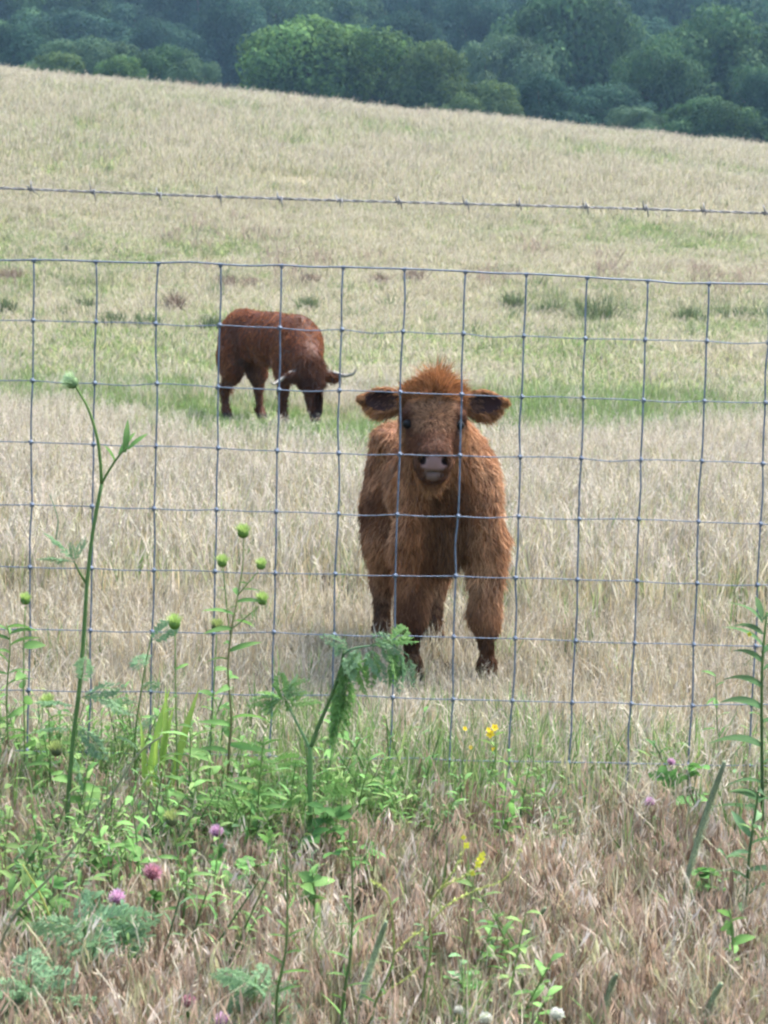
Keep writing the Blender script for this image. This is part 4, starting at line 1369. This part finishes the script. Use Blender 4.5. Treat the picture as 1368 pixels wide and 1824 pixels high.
L_LANCE = lance_mesh('leaf_lance', C_LEAF, C_LEAF2)
L_LANCEB = lance_mesh('leaf_lance_blue', (0.10, 0.19, 0.09), (0.14, 0.24, 0.11), 0.19, 1.1)
L_NARROW = lance_mesh('leaf_narrow', C_LEAF, C_LEAF2, 0.10, 0.6, 5)
L_BRIGHT = lance_mesh('leaf_bright', (0.20, 0.34, 0.06), (0.30, 0.42, 0.09), 0.09, 0.6)
L_FERN = [fern_mesh('leaf_fern', s, C_BLUE, (0.18, 0.30, 0.15)) for s in (1, 2)]
L_FERNG = [fern_mesh('leaf_fern_green', s, (0.12, 0.25, 0.07), (0.19, 0.33, 0.11), 8, 0.6, 0.9) for s in (3, 4)]
L_OVATE = ovate_mesh('leaf_ovate', C_LEAF, C_LEAF2)
L_TRI = trifoil_mesh('leaf_trifoil', (0.07, 0.18, 0.045), (0.12, 0.26, 0.07))
B_GREEN = [bud_mesh('bud', (0.16, 0.28, 0.06), (0.46, 0.58, 0.20), s) for s in (1, 2)]
B_BROWN = bud_mesh('bud_brown', (0.10, 0.13, 0.06), (0.40, 0.48, 0.16), 3)
B_NEST = bud_mesh('umbel_bud', (0.20, 0.32, 0.14), (0.42, 0.55, 0.34), 4, 0.2)
F_PINK = [clover_mesh('clover_head', (0.42, 0.20, 0.33), (0.72, 0.52, 0.68), s) for s in (1, 2)]
F_ROSE = clover_mesh('clover_rose', (0.30, 0.11, 0.13), (0.66, 0.36, 0.46), 5)
F_YEL = petal_mesh('yellow_flower', (0.85, 0.62, 0.03), 5, (0.6, 0.42, 0.03))
F_LEM = petal_mesh('lemon_flower', (0.72, 0.68, 0.06), 4, (0.5, 0.5, 0.08))
F_WHT = clover_mesh('white_flower', (0.55, 0.58, 0.45), (0.82, 0.82, 0.78), 9)


class Plant:
    def __init__(s, name, label, cat, bpx, bpy, group=None):
        s.Y = gY(bpy, bpx)
        b = P(bpx, bpy, s.Y)
        s.loc = Vector((b.x, s.Y, Hf(b.x, s.Y)))
        s.root = empty(name, s.loc); s.r = random.Random(int(bpx * 13 + bpy))
        tag(s.root, label, cat, group)

    def p(s, px, py, dy=0.0):
        return P(px, py, s.Y + dy) - s.loc

    def stem(s, pts, r0, r1, col=C_STEM, col2=None, dy=0.0, name='stem', ground=True):
        q = []
        for i, a in enumerate(pts):
            q.append(s.p(a[0], a[1], (a[2] if len(a) > 2 else dy * i / max(1, len(pts) - 1))))
        if ground: q = [Vector((0, 0, -0.02))] + q
        c = catmull(q, 5); n_ = len(c); col2 = col2 or col
        mb = MB(); mb.tube(c, [lerp(r0, r1, i / (n_ - 1)) for i in range(n_)], [[lerp(col[k], col2[k], i / (n_ - 1)) for k in range(3)] for i in range(n_)], 6)
        mb.build(name, M_WEED, s.root)
        return c

    def leaf(s, me, pos, d, size, roll=0.0, name='leaf', up=(0, 0, 1), ysc=1.0):
        d = Vector(d).normalized(); up = Vector(up)
        y = up.cross(d)
        if y.length < 1e-3: y = Vector((0, 1, 0)).cross(d)
        y.normalize(); z = d.cross(y)
        mt = Matrix((d, y, z)).transposed().to_4x4() @ Matrix.Rotation(roll, 4, 'X')
        mt = Matrix.Translation(pos) @ mt @ Matrix.Diagonal((size, size * ysc, size, 1))
        return obj(name, me, s.root, mw=mt)

    def head(s, me, pos, size, axis=(0, 0, 1), name='flower_head', spin=None):
        q = Vector(axis).to_track_quat('Z', 'Y').to_matrix().to_4x4()
        mt = Matrix.Translation(pos) @ q @ Matrix.Rotation(s.r.uniform(0, 6) if spin is None else spin, 4, 'Z') @ Matrix.Diagonal((size, size, size, 1))
        return obj(name, me, s.root, mw=mt)

    def along(s, c, me, n_, t0, t1, size, el=0.2, az=None, name='leaf', taper=0.4):
        for i in range(n_):
            t = lerp(t0, t1, (i + 0.5) / n_) if n_ > 1 else (t0 + t1) / 2
            k = int(t * (len(c) - 1)); a = (i * 2.399 + s.r.uniform(-.4, .4)) if az is None else az[i % len(az)] + s.r.uniform(-.3, .3)
            mm = me[i % len(me)] if isinstance(me, list) else me
            e = el + s.r.uniform(-.25, .25)
            s.leaf(mm, c[k], (math.cos(a) * math.cos(e), math.sin(a) * math.cos(e), math.sin(e)), size * s.r.uniform(0.75, 1.2) * (1 - taper * t), s.r.uniform(0.3, 1.2) * s.r.choice((-1, 1)), name)


# A: tall pale-stemmed umbel plant at the left
a = Plant('umbel_plant', 'tallest green forked stem at left with a nodding pale bud on top', 'plant', 116, 1545)
c1 = a.stem([(119, 1470), (128, 1340), (142, 1220), (150, 1120), (155, 1040), (165, 950), (181, 862)], 0.0058, 0.0042, (0.15, 0.27, 0.09), (0.18, 0.31, 0.11))
c2 = a.stem([(181, 862), (178, 815), (172, 775), (158, 730), (141, 698), (134, 686)], 0.0042, 0.0028, C_STEM, (0.26, 0.38, 0.14), ground=False)
a.head(B_NEST, a.p(129, 682), 0.034, (-0.7, -0.3, 0.5), 'bud')
c3 = a.stem([(181, 862), (196, 835), (215, 808), (228, 798)], 0.0032, 0.0016, ground=False)
for (qx, qy, dx, dz, sz) in ((205, 822, -0.4, 1, 0.035), (212, 810, 0.5, 1, 0.05), (228, 800, 0.9, 1, 0.045), (222, 806, 0.1, 1, 0.06)):
    a.leaf(L_NARROW, a.p(qx, qy), (dx, 0.1, dz), sz * 1.3, 1.0, ysc=1.9)
c4 = a.stem([(155, 1042), (142, 1020), (133, 1002)], 0.0036, 0.0018, ground=False)
for k, (dx, dz, sz) in enumerate(((-0.6, 0.9, 0.09), (-1, 0.35, 0.08), (0.2, 1, 0.06), (-0.1, 1, 0.05))):
    a.leaf(L_FERN[k % 2], a.p(133, 1002), (dx, 0.2 * (-1) ** k, dz), sz, 0.3, ysc=0.55)
for (qx, qy, dx, dz, sz) in ((140, 1245, 0.9, 0.5, 0.10), (138, 1260, -0.9, 0.45, 0.10), (134, 1290, 0.9, -0.7, 0.10), (144, 1220, 0.25, 1.0, 0.09), (150, 1240, 0.8, -0.1, 0.11), (128, 1340, 0.55, -1.0, 0.09), (132, 1300, -0.8, 0.2, 0.08)):
    a.leaf(L_FERN[int(qx) % 2], a.p(qx, qy), (dx, a.r.uniform(-.5, .2), dz), sz, a.r.uniform(-1, 1), ysc=0.8)
c5 = a.stem([(100, 960), (103, 925), (92, 890), (88, 880)], 0.0016, 0.0008, C_BLUE, ground=False, name='side_shoot')

# B: bud plants
b = Plant('bud_plant', 'slender brown stemmed weed with four round green buds', 'plant', 402, 1500, 'weeds with round green buds')
c = b.stem([(403, 1440), (408, 1340), (412, 1280), (406, 1190), (413, 1120), (424, 1060), (433, 1000), (434, 955)], 0.0036, 0.0014, C_BROWN, (0.24, 0.30, 0.12))
b.head(B_GREEN[0], b.p(433, 950), 0.0326, name='bud')
d1 = b.stem([(410, 1130), (404, 1085), (400, 1040), (397, 1010)], 0.0016, 0.0012, ground=False); b.head(B_GREEN[1], b.p(396, 1003), 0.0279, name='bud')
d2 = b.stem([(424, 1060), (445, 1035), (460, 1018)], 0.0016, 0.0012, ground=False); b.head(B_GREEN[1], b.p(465, 1008), 0.0264, name='bud')
d3 = b.stem([(413, 1120), (440, 1098), (462, 1080)], 0.0016, 0.0012, ground=False); b.head(B_GREEN[0], b.p(467, 1070), 0.0295, name='bud')
b.along(c, L_LANCE, 20, 0.10, 0.78, 0.10, 0.25)
b.along(d3, L_NARROW, 3, 0.2, 0.9, 0.045, 0.1); b.along(d2, L_NARROW, 3, 0.1, 0.7, 0.045, 0.2); b.along(d1, L_NARROW, 2, 0.2, 0.8, 0.035, 0.3)
BUDS = [
    ((45, 1450), [(44, 1330), (42, 1200), (45, 1080)], (45, 1070), 0.019, B_GREEN[0], 'weed at the left edge whose single green bud stands highest'),
    ((92, 1480), [(90, 1380), (88, 1300), (86, 1262)], (85, 1252), 0.021, B_GREEN[1], 'green bud on a short stem just left of the tall umbel stem'),
    ((155, 1530), [(148, 1440), (128, 1390), (108, 1352)], (101, 1338), 0.022, B_BROWN, 'dark green bud leaning left across the foot of the tall stem'),
    ((322, 1500), [(316, 1380), (313, 1240), (312, 1125)], (311, 1112), 0.023, B_GREEN[0], 'weed with one pale green bud between the tall stem and the brown stemmed weed'),
    ((378, 1490), [(374, 1380), (380, 1240), (386, 1130)], (386, 1118), 0.021, B_BROWN, 'brownish bud on the weed close left of the brown stemmed weed'),
    ((322, 1640), [(322, 1590), (318, 1530), (308, 1475)], (306, 1462), 0.021, B_BROWN, 'flat green bud on a curved dark stem low above the pink clover'),
]
for k, (bp_, st, hp, sz, me, lab) in enumerate(BUDS):
    q = Plant('bud_plant', lab, 'plant', bp_[0], bp_[1], 'weeds with round green buds')
    c = q.stem(st, 0.0026, 0.0015, (0.10, 0.17, 0.06), (0.20, 0.30, 0.10))
    q.head(me, q.p(*hp), sz * 1.5, (q.r.uniform(-.3, .2), 0, 1), 'bud')
    q.along(c, L_LANCE if k % 2 else L_OVATE, 9, 0.08, 0.85, 0.075, 0.3)

# C: drooping finely cut plant in the middle
q = Plant('ferny_plant', 'ferny green plant in the middle, its leafy top bent over to the right', 'plant', 548, 1560)
c = q.stem([(552, 1480), (553, 1400), (553, 1330)], 0.0062, 0.0054, (0.13, 0.24, 0.08), (0.17, 0.29, 0.11))
c1 = q.stem([(553, 1332), (568, 1292), (590, 1240), (607, 1190), (612, 1160)], 0.0050, 0.0030, (0.16, 0.28, 0.10), (0.12, 0.20, 0.07), ground=False)
c2 = q.stem([(553, 1335), (535, 1300), (516, 1262)], 0.0045, 0.0025, (0.16, 0.27, 0.13), ground=False)
c3 = q.stem([(612, 1165), (630, 1155), (665, 1150), (700, 1150), (728, 1168)], 0.0026, 0.0012, C_BLUE, ground=False)
rr = q.r
for k in range(22):
    t = k / 21; i = int(t * (len(c3) - 1))
    q.leaf((L_FERN + L_FERNG)[k % 4], c3[i], (rr.uniform(-.3, .9), rr.uniform(-.5, .4), rr.uniform(-1.3, -0.2) if k % 5 else 0.25), rr.uniform(0.055, 0.10), rr.uniform(-1.2, 1.2), ysc=0.8)
for k in range(7):
    q.leaf(L_FERNG[k % 2], c1[int((0.62 + 0.05 * k) * (len(c1) - 1))], (0.3, rr.uniform(-.3, .3), -1), rr.uniform(0.10, 0.16), rr.uniform(-.6, .6), ysc=0.6)
for k in range(13):
    aa = k * 0.55
    q.leaf((L_FERNG + L_FERN)[k % 3], q.p(514 - 1.5 * k, 1260 - 2.2 * k), (math.cos(aa) * 0.9 - 0.35, rr.uniform(-.4, .4), math.sin(aa) * 0.8 + 0.35), rr.uniform(0.05, 0.085), rr.uniform(-1.2, 1.2), ysc=0.9)
q.along(c, L_FERNG, 6, 0.15, 0.75, 0.13, 0.3)

# D: goldenrod at the right edge
q = Plant('goldenrod', 'upright leafy weed with long drooping leaves at the right edge', 'plant', 1358, 1530)
c = q.stem([(1358, 1440), (1357, 1320), (1357, 1210), (1360, 1150), (1366, 1090)], 0.0048, 0.0022, (0.05, 0.085, 0.04), (0.15, 0.26, 0.08))
for (py_, L, e, sx) in ((1395, 0.10, 0.1, -1), (1330, 0.115, 0.25, -1), (1285, 0.10, 0.05, 1), (1262, 0.10, 0.3, -1), (1225, 0.105, 0.45, -1), (1195, 0.09, 0.5, 1), (1180, 0.085, 0.6, -1), (1165, 0.09, 0.8, 1), (1150, 0.08, 0.75, -1), (1130, 0.085, 0.5, -1), (1110, 0.075, 0.9, -1), (1105, 0.08, 0.6, 1), (1100, 0.06, 1.2, -1), (1430, 0.10, 0.5, -1), (1455, 0.11, 0.4, -1), (1360, 0.1, 0.3, 1)):
    q.leaf(L_LANCEB, q.p(1358, py_), (sx * math.cos(e), rr.uniform(-.35, .35), math.sin(e) + 0.25), L * 1.25, rr.uniform(0.5, 1.1) * (1 if sx < 0 else -1))
q.head(F_LEM, q.p(1335, 1130), 0.012, (-0.3, -1, 0.3), 'flower')
q2 = Plant('goldenrod', 'second leafy weed in front of the one at the right edge, narrow grey leaves', 'plant', 1330, 1660)
c = q2.stem([(1330, 1600), (1335, 1520), (1345, 1450), (1352, 1400)], 0.004, 0.002, (0.09, 0.15, 0.06))
q2.along(c, L_LANCEB, 16, 0.1, 1.0, 0.10, 0.55)


# E: timothy spikes
def spike_mesh(name, L, w, col, seed):
    r = random.Random(seed); mb = MB()
    n_ = 14
    mb.tube([(0.02 * math.sin(i / 4), 0, i / n_ * L) for i in range(n_ + 1)], [w * (0.45 + 0.55 * min(1, math.sin(math.pi * (0.08 + 0.86 * i / n_)) * 1.5)) for i in range(n_ + 1)], col, 8)
    for k in range(int(900 * L / 0.1)):
        t = r.random(); a_ = r.uniform(0, 6.283); d = Vector((math.cos(a_), math.sin(a_), r.uniform(0.5, 1.5)))
        ww = w * 0.9 * min(1, math.sin(math.pi * (0.08 + 0.86 * t)) * 1.5)
        f = r.uniform(0.7, 1.5)
        mb.leaf((math.cos(a_) * ww, math.sin(a_) * ww, t * L), d, (math.cos(a_), math.sin(a_), -1), w * r.uniform(0.6, 1.0), w * 0.16, [x * f for x in col], [min(0.8, x * f * 1.5) for x in col], 0, 0, 1, shape=lambda t: 1 - 0.9 * t)
    return mb.mesh(name, M_WEED)


SP = [
    ((1212, 1680), (1219, 1585), (1290, 1356), 0.0058, 'longest furry grass spike leaning right at the right side'),
    ((918, 1740), (930, 1690), (971, 1616), 0.0042, 'short furry grass spike in the tan grass right of the bottom centre'),
    ((1068, 1860), (1074, 1812), (1098, 1734), 0.0046, 'furry grass spike near the bottom edge between the two other right hand spikes'),
    ((1245, 1880), (1252, 1838), (1284, 1750), 0.0052, 'furry grass spike at the bottom right corner'),
    ((622, 1870), (640, 1790), (688, 1640), 0.0050, 'furry grass spike in the weeds at the bottom centre'),
]
for k, (g0, b0, t0, w, lab) in enumerate(SP):
    q = Plant('grass_spike', lab, 'grass spike', g0[0], g0[1], 'furry grass spikes')
    c = q.stem([b0], 0.0016, 0.0013, (0.20, 0.24, 0.10))
    pb, pt = q.p(*b0), q.p(*t0); L = (pt - pb).length
    me = spike_mesh('seed_head', L, w, (0.20, 0.245, 0.15), k)
    qq = (pt - pb).to_track_quat('Z', 'Y').to_matrix().to_4x4()
    obj('seed_head', me, q.root, mw=Matrix.Translation(pb) @ qq)
    q.leaf(L_NARROW, c[len(c) // 3], (-0.4, 0.2, 1), 0.10, 0.2)

# F: clovers
CL = [
    ((272, 1690), (271, 1556), 0.027, F_ROSE, 'largest rosy clover head at lower left'),
    ((214, 1720), (208, 1600), 0.024, F_PINK[0], 'pale pink clover head left of and below the rosy one'),
    ((390, 1600), (386, 1482), 0.022, F_PINK[1], 'pink clover head right of and above the rosy one'),
    ((1196, 1480), (1195, 1358), 0.015, F_PINK[0], 'small pink clover head near the fence at right'),
    ((1165, 1530), (1158, 1430), 0.018, F_PINK[1], 'faded pink clover head among dark leaves below the small one at right'),
    ((340, 1880), (336, 1786), 0.020, F_ROSE, 'dull rosy clover head near the bottom edge left of centre'),
    ((398, 1905), (396, 1820), 0.022, F_PINK[0], 'pink clover head cut by the bottom edge'),
]
for k, (g0, h0, sz, me, lab) in enumerate(CL):
    q = Plant('clover', lab, 'clover', g0[0], g0[1], 'pink clovers in the grass')
    c = q.stem([((g0[0] + h0[0]) / 2 + 4, (g0[1] + h0[1]) / 2), (h0[0], h0[1] + 8)], 0.0019, 0.0013, (0.10, 0.17, 0.06))
    q.head(me, q.p(*h0), sz * 1.25, (q.r.uniform(-.4, .5), -0.25, 0.9))
    q.along(c, L_TRI, 6, 0.15, 0.85, 0.030, 0.5, taper=0.2)
# dark clover leaves without flower
for k, (gx, gy_, tx, ty, n_, sz, lab) in enumerate((
        (1215, 1500, 1218, 1372, 9, 0.042, 'dark broad leaved clover patch below the fence at right'),
        (850, 1850, 850, 1755, 6, 0.034, 'green three leaved clover at the bottom centre right'),
        (575, 1570, 580, 1450, 9, 0.042, 'dark leafy clover at the foot of the bent ferny plant'),
        (1265, 1640, 1280, 1560, 8, 0.036, 'dark clover leaves beside the longest grass spike'),
        (215, 1640, 205, 1500, 9, 0.040, 'leafy clover around the rosy flower at lower left'),
        (690, 1600, 640, 1500, 8, 0.036, 'dark clover leaves right of the ferny plant in front of the fence'),
        (430, 1640, 420, 1530, 8, 0.036, 'clover leaves right of the pink head in the left half'),
        (90, 1690, 80, 1590, 8, 0.036, 'clover leaves at the lower left edge'))):
    q = Plant('clover', lab, 'clover', gx, gy_)
    for j in range(n_):
        ex, ey = tx + q.r.uniform(-45, 45), ty + q.r.uniform(-15, 50)
        c = q.stem([((gx + ex) / 2, (gy_ + ey) / 2), (ex, ey)], 0.0014, 0.001, (0.10, 0.19, 0.06), dy=q.r.uniform(-0.08, 0.08))
        q.leaf(L_TRI, c[-1], (q.r.uniform(-1, 1), q.r.uniform(-1, .3), q.r.uniform(-.3, .5)), sz * q.r.uniform(0.75, 1.2), q.r.uniform(-.6, .6))

# G: yellow flowers
q = Plant('yellow_flower_plant', 'small plant with golden yellow flowers at the fence below the calf', 'flower', 872, 1425)
for (hx, hy, sz) in ((881, 1296, 0.020), (874, 1308, 0.024), (880, 1335, 0.014), (870, 1300, 0.014)):
    c = q.stem([(lerp(872, hx, 0.5), (1425 + hy) / 2), (hx, hy + 4)], 0.0013, 0.0009, C_STEM)
    q.head(F_YEL, q.p(hx, hy), sz, (q.r.uniform(-.4, .4), -0.9, 0.6), 'flower')
q.along(c, L_NARROW, 8, 0.1, 0.8, 0.05, 0.5)
q = Plant('yellow_flower_plant', 'single small yellow flower left of the golden cluster', 'flower', 834, 1420)
for (hx, hy, sz) in ((828, 1298, 0.013), (838, 1332, 0.012)):
    c = q.stem([(832, 1370), (hx, hy + 4)], 0.0013, 0.0009, C_STEM)
    q.head(F_YEL, q.p(hx, hy), sz, (q.r.uniform(-.4, .4), -0.9, 0.6), 'flower')
q.along(c, L_NARROW, 5, 0.1, 0.8, 0.04, 0.5)


def raceme(lab, g0, path, branches, col, seed, flowers=()):
    q = Plant('sweet_clover', lab, 'plant', *g0)
    c = q.stem(path, 0.0024, 0.0012, (0.16, 0.25, 0.08), col)
    for b_ in branches:
        cb_ = q.stem(b_, 0.0014, 0.0007, col, ground=False)
        mb = MB()
        for i in range(2, len(cb_)):
            for _ in range(5):
                v = Vector((q.r.uniform(-1, 1), q.r.uniform(-1, 1), q.r.uniform(-0.6, 0.9))).normalized()
                p0 = cb_[i - 1].lerp(cb_[i], q.r.random())
                mb.leaf(p0, v, (0.2, 0.3, 1), q.r.uniform(0.004, 0.009), 0.003, col, [min(1, x * 1.4) for x in col], 0.2, 0.2, 2)
        mb.build('flower_spray', M_FLOWER, q.root)
    for (hx, hy, sz) in flowers:
        q.head(F_LEM, q.p(hx, hy), sz, (q.r.uniform(-.4, .4), -0.9, 0.4), 'flower')
    q.along(c, L_NARROW, 9, 0.15, 0.9, 0.04, 0.4)
    return q


YG = (0.36, 0.42, 0.12)
raceme('arching yellow green flower spray at the bottom centre with a lemon tip', (655, 1880), [(665, 1800), (690, 1740), (702, 1700), (697, 1620), (690, 1590)],
       [[(702, 1700), (730, 1672), (755, 1655)], [(668, 1780), (720, 1745), (748, 1722)], [(690, 1590), (672, 1575), (660, 1568)]], YG, 1)
raceme('branched weed with bright lemon yellow flowers right of the bottom centre', (748, 1860), [(752, 1780), (768, 1690), (765, 1640), (770, 1600)],
       [[(766, 1610), (790, 1580), (825, 1562), (850, 1545)], [(768, 1640), (800, 1610), (850, 1585), (905, 1560), (938, 1485)], [(772, 1600), (812, 1545), (828, 1510)]], YG, 2,
       ((856, 1530, 0.016), (852, 1540, 0.014), (860, 1522, 0.011), (831, 1506, 0.013), (826, 1492, 0.010), (842, 1556, 0.010)))
# H: white flowers at the bottom edge
for k, (hx, hy, sz, lab) in enumerate(((992, 1808, 0.020, 'white flower at the bottom edge right of centre'), (865, 1815, 0.019, 'white flower at the bottom edge left of the larger one'), (817, 1800, 0.013, 'smallest cream white flower head at the bottom edge'))):
    q = Plant('white_flower', lab, 'flower', hx + 4, hy + 90, 'white flowers at the bottom edge')
    c = q.stem([(hx + 3, hy + 45), (hx, hy + 6)], 0.0014, 0.001)
    q.head(F_WHT, q.p(hx, hy), sz * 1.1, (0, -0.5, 0.9), 'flower'); q.along(c, L_NARROW, 4, 0.2, 0.7, 0.03, 0.5)

# J: bright grass clump, slender weeds, leafy fillers
q = Plant('broad_grass', 'bright yellow green broad grass blades at the fence on the left', 'grass clump', 288, 1480)
for (x0, y0, x1, y1, L) in ((262, 1400, 292, 1235, 0.0), (285, 1390, 298, 1262, 0.0), (283, 1400, 310, 1235, 0.06), (300, 1420, 345, 1236, 0.05), (256, 1420, 262, 1290, 0), (276, 1420, 275, 1300, 0)):
    p0, p1 = q.p(x0, y0), q.p(x1, y1)
    q.leaf(L_BRIGHT, p0, p1 - p0 + Vector((0, 0, 0.02)), (p1 - p0).length * 1.1, q.r.uniform(1.0, 2.0), 'blade', ysc=0.75)
WEEDS = [
    ((505, 1900), [(492, 1790), (508, 1700), (512, 1620), (510, 1500)], L_NARROW, 22, 0.055, 'slim upright weed left of the bottom centre with tiny leaves'),
    ((600, 1900), [(612, 1780), (625, 1690), (628, 1580), (622, 1460)], L_NARROW, 22, 0.055, 'slim upright weed at the bottom centre taller than its left neighbour'),
    ((455, 1560), [(458, 1480), (462, 1400), (470, 1310)], L_LANCE, 22, 0.095, 'leafy weed just right of the brown stemmed bud weed'),
    ((350, 1540), [(345, 1460), (338, 1380), (340, 1300)], L_LANCE, 22, 0.095, 'leafy weed left of the brown stemmed bud weed'),
    ((20, 1440), [(15, 1340), (12, 1240), (18, 1150), (12, 1110)], L_LANCE, 22, 0.09, 'leafy weed cut by the left edge of the picture'),
    ((185, 1620), [(180, 1540), (178, 1480)], L_LANCE, 12, 0.10, 'broad leaved weed low at left beside the tall stem'),
    ((225, 1610), [(222, 1560), (212, 1500)], L_OVATE, 9, 0.07, 'weed with dark oval leaves above the rosy clover'),
    ((640, 1480), [(630, 1430), (620, 1380)], L_FERNG[0], 14, 0.12, 'low feathery weed at the fence left of centre'),
    ((420, 1540), [(430, 1470), (438, 1410)], L_FERNG[1], 15, 0.13, 'low feathery weed right under the round green buds'),
    ((150, 1780), [(155, 1700), (150, 1640)], L_FERN[0], 15, 0.14, 'grey green feathery weed at the lower left'),
    ((60, 1860), [(60, 1800), (50, 1740)], L_FERN[1], 15, 0.14, 'grey green feathery weed in the bottom left corner'),
    ((490, 1480), [(488, 1420), (480, 1350)], L_FERNG[0], 15, 0.12, 'feathery weed left of the bent ferny plant'),
    ((60, 1470), [(62, 1400), (66, 1330)], L_OVATE, 10, 0.06, 'oval leaved weed at the fence near the left edge'),
    ((250, 1470), [(240, 1330), (255, 1210), (270, 1130)], L_FERN[0], 9, 0.10, 'feathery grey green shoot left of the pale bud at the fence'),
    ((690, 1480), [(680, 1440), (676, 1390)], L_NARROW, 10, 0.07, 'small narrow leaved weed at the fence under the calf'),
    ((320, 1700), [(330, 1600), (335, 1540)], L_LANCE, 10, 0.07, 'narrow leaved weed between the rosy and the pink clover'),
    ((555, 1680), [(560, 1600), (556, 1550)], L_OVATE, 12, 0.06, 'oval leaved weed in front of the ferny plant'),
    ((1300, 1760), [(1305, 1680), (1300, 1620)], L_OVATE, 10, 0.055, 'dark oval leaved weed low at the right edge'),
    ((440, 1880), [(450, 1800), (456, 1740)], L_FERN[1], 13, 0.11, 'grey feathery weed at the bottom edge left of centre'),
]
for (g0, st, me, n_, sz, lab) in WEEDS:
    q = Plant('weed', lab, 'weed', *g0)
    c = q.stem(st, 0.003, 0.0014, (0.11, 0.19, 0.06), (0.18, 0.28, 0.09))
    q.along(c, me, n_, 0.08, 1.0, sz, 0.5, taper=0.3)
# long pale culms
for (g0, st, col, lab) in (((-30, 1760), [(20, 1640), (100, 1550), (190, 1430), (245, 1345), (290, 1310)], (0.22, 0.24, 0.14), 'long grey green stalk slanting up to the right at lower left'),
                           ((120, 1760), [(108, 1690), (75, 1600), (40, 1540)], (0.40, 0.44, 0.12), 'yellow green stalk slanting up to the left at the left edge')):
    q = Plant('grass_stalk', lab, 'stalk', *g0); c = q.stem(st, 0.0028, 0.0016, col)

# low leafy growth along the fence, nobody could count it
def clump_leafy(r, n, w, pal):
    rr_ = random.Random(int(r.integers(1e6))); mb = MB()
    for k in range(4):
        a0 = rr_.uniform(0, 6.283); H0 = rr_.uniform(0.06, 0.20); bx_, by_ = rr_.uniform(-.05, .05), rr_.uniform(-.05, .05)
        top = Vector((bx_ + 0.35 * H0 * math.cos(a0), by_ + 0.35 * H0 * math.sin(a0), H0)); bt = Vector((bx_, by_, -0.02))
        cc = pal[rr_.randrange(len(pal))]; f0 = rr_.uniform(0.75, 1.3)
        mb.tube([bt, bt.lerp(top, 0.5) + Vector((0, 0, 0.01)), top], [0.0016, 0.0013, 0.0008], cc, 4, cap=False)
        for i in range(n):
            t = (i + 1) / n; a_ = i * 2.399 + a0; e = rr_.uniform(0.2, 1.1); f = f0 * rr_.uniform(0.8, 1.25); c2 = [x * f for x in cc]
            mb.leaf(bt.lerp(top, t), (math.cos(a_) * math.cos(e), math.sin(a_) * math.cos(e), math.sin(e)), (0, 0, 1),
                    rr_.uniform(0.022, 0.05) * (1.2 - 0.5 * t), w * rr_.uniform(0.7, 1.2), c2, [x * 1.3 for x in c2], 0.7, 0.3, 3)
    return np.array([list(v) for v in mb.v]), np.array(mb.f), np.array(mb.c)


WP = [(0.07, 0.16, 0.045), (0.105, 0.21, 0.06), (0.095, 0.175, 0.08), (0.15, 0.24, 0.075)]
c_low = source('leafy', [lambda w=w: clump_leafy(tr, 12, w, WP) for w in (0.006, 0.009, 0.012, 0.004)], M_WEED)
x = sr.uniform(-1.4, 1.3, 2600); y = sr.uniform(3.6, 5.5, 2600)
dn = 0.60 * smooth(0.35, -0.35, x) * smooth(4.0, 4.5, y) + 0.05 + 0.45 * smooth(0.75, 0.95, x) * smooth(4.1, 4.6, y)
dn = dn * (0.25 + 1.5 * smooth(0.42, 0.62, fbm(x * 2.6 + 2, y * 2.6 + 7)))
kp = sr.random(2600) < dn * 0.40
scatter('leafy_undergrowth', c_low, 4, pts3(x[kp], y[kp]), sr.uniform(0.7, 1.5, kp.sum()), 'low leafy green growth among the grass along the fence', 'undergrowth', sr, 0.25)
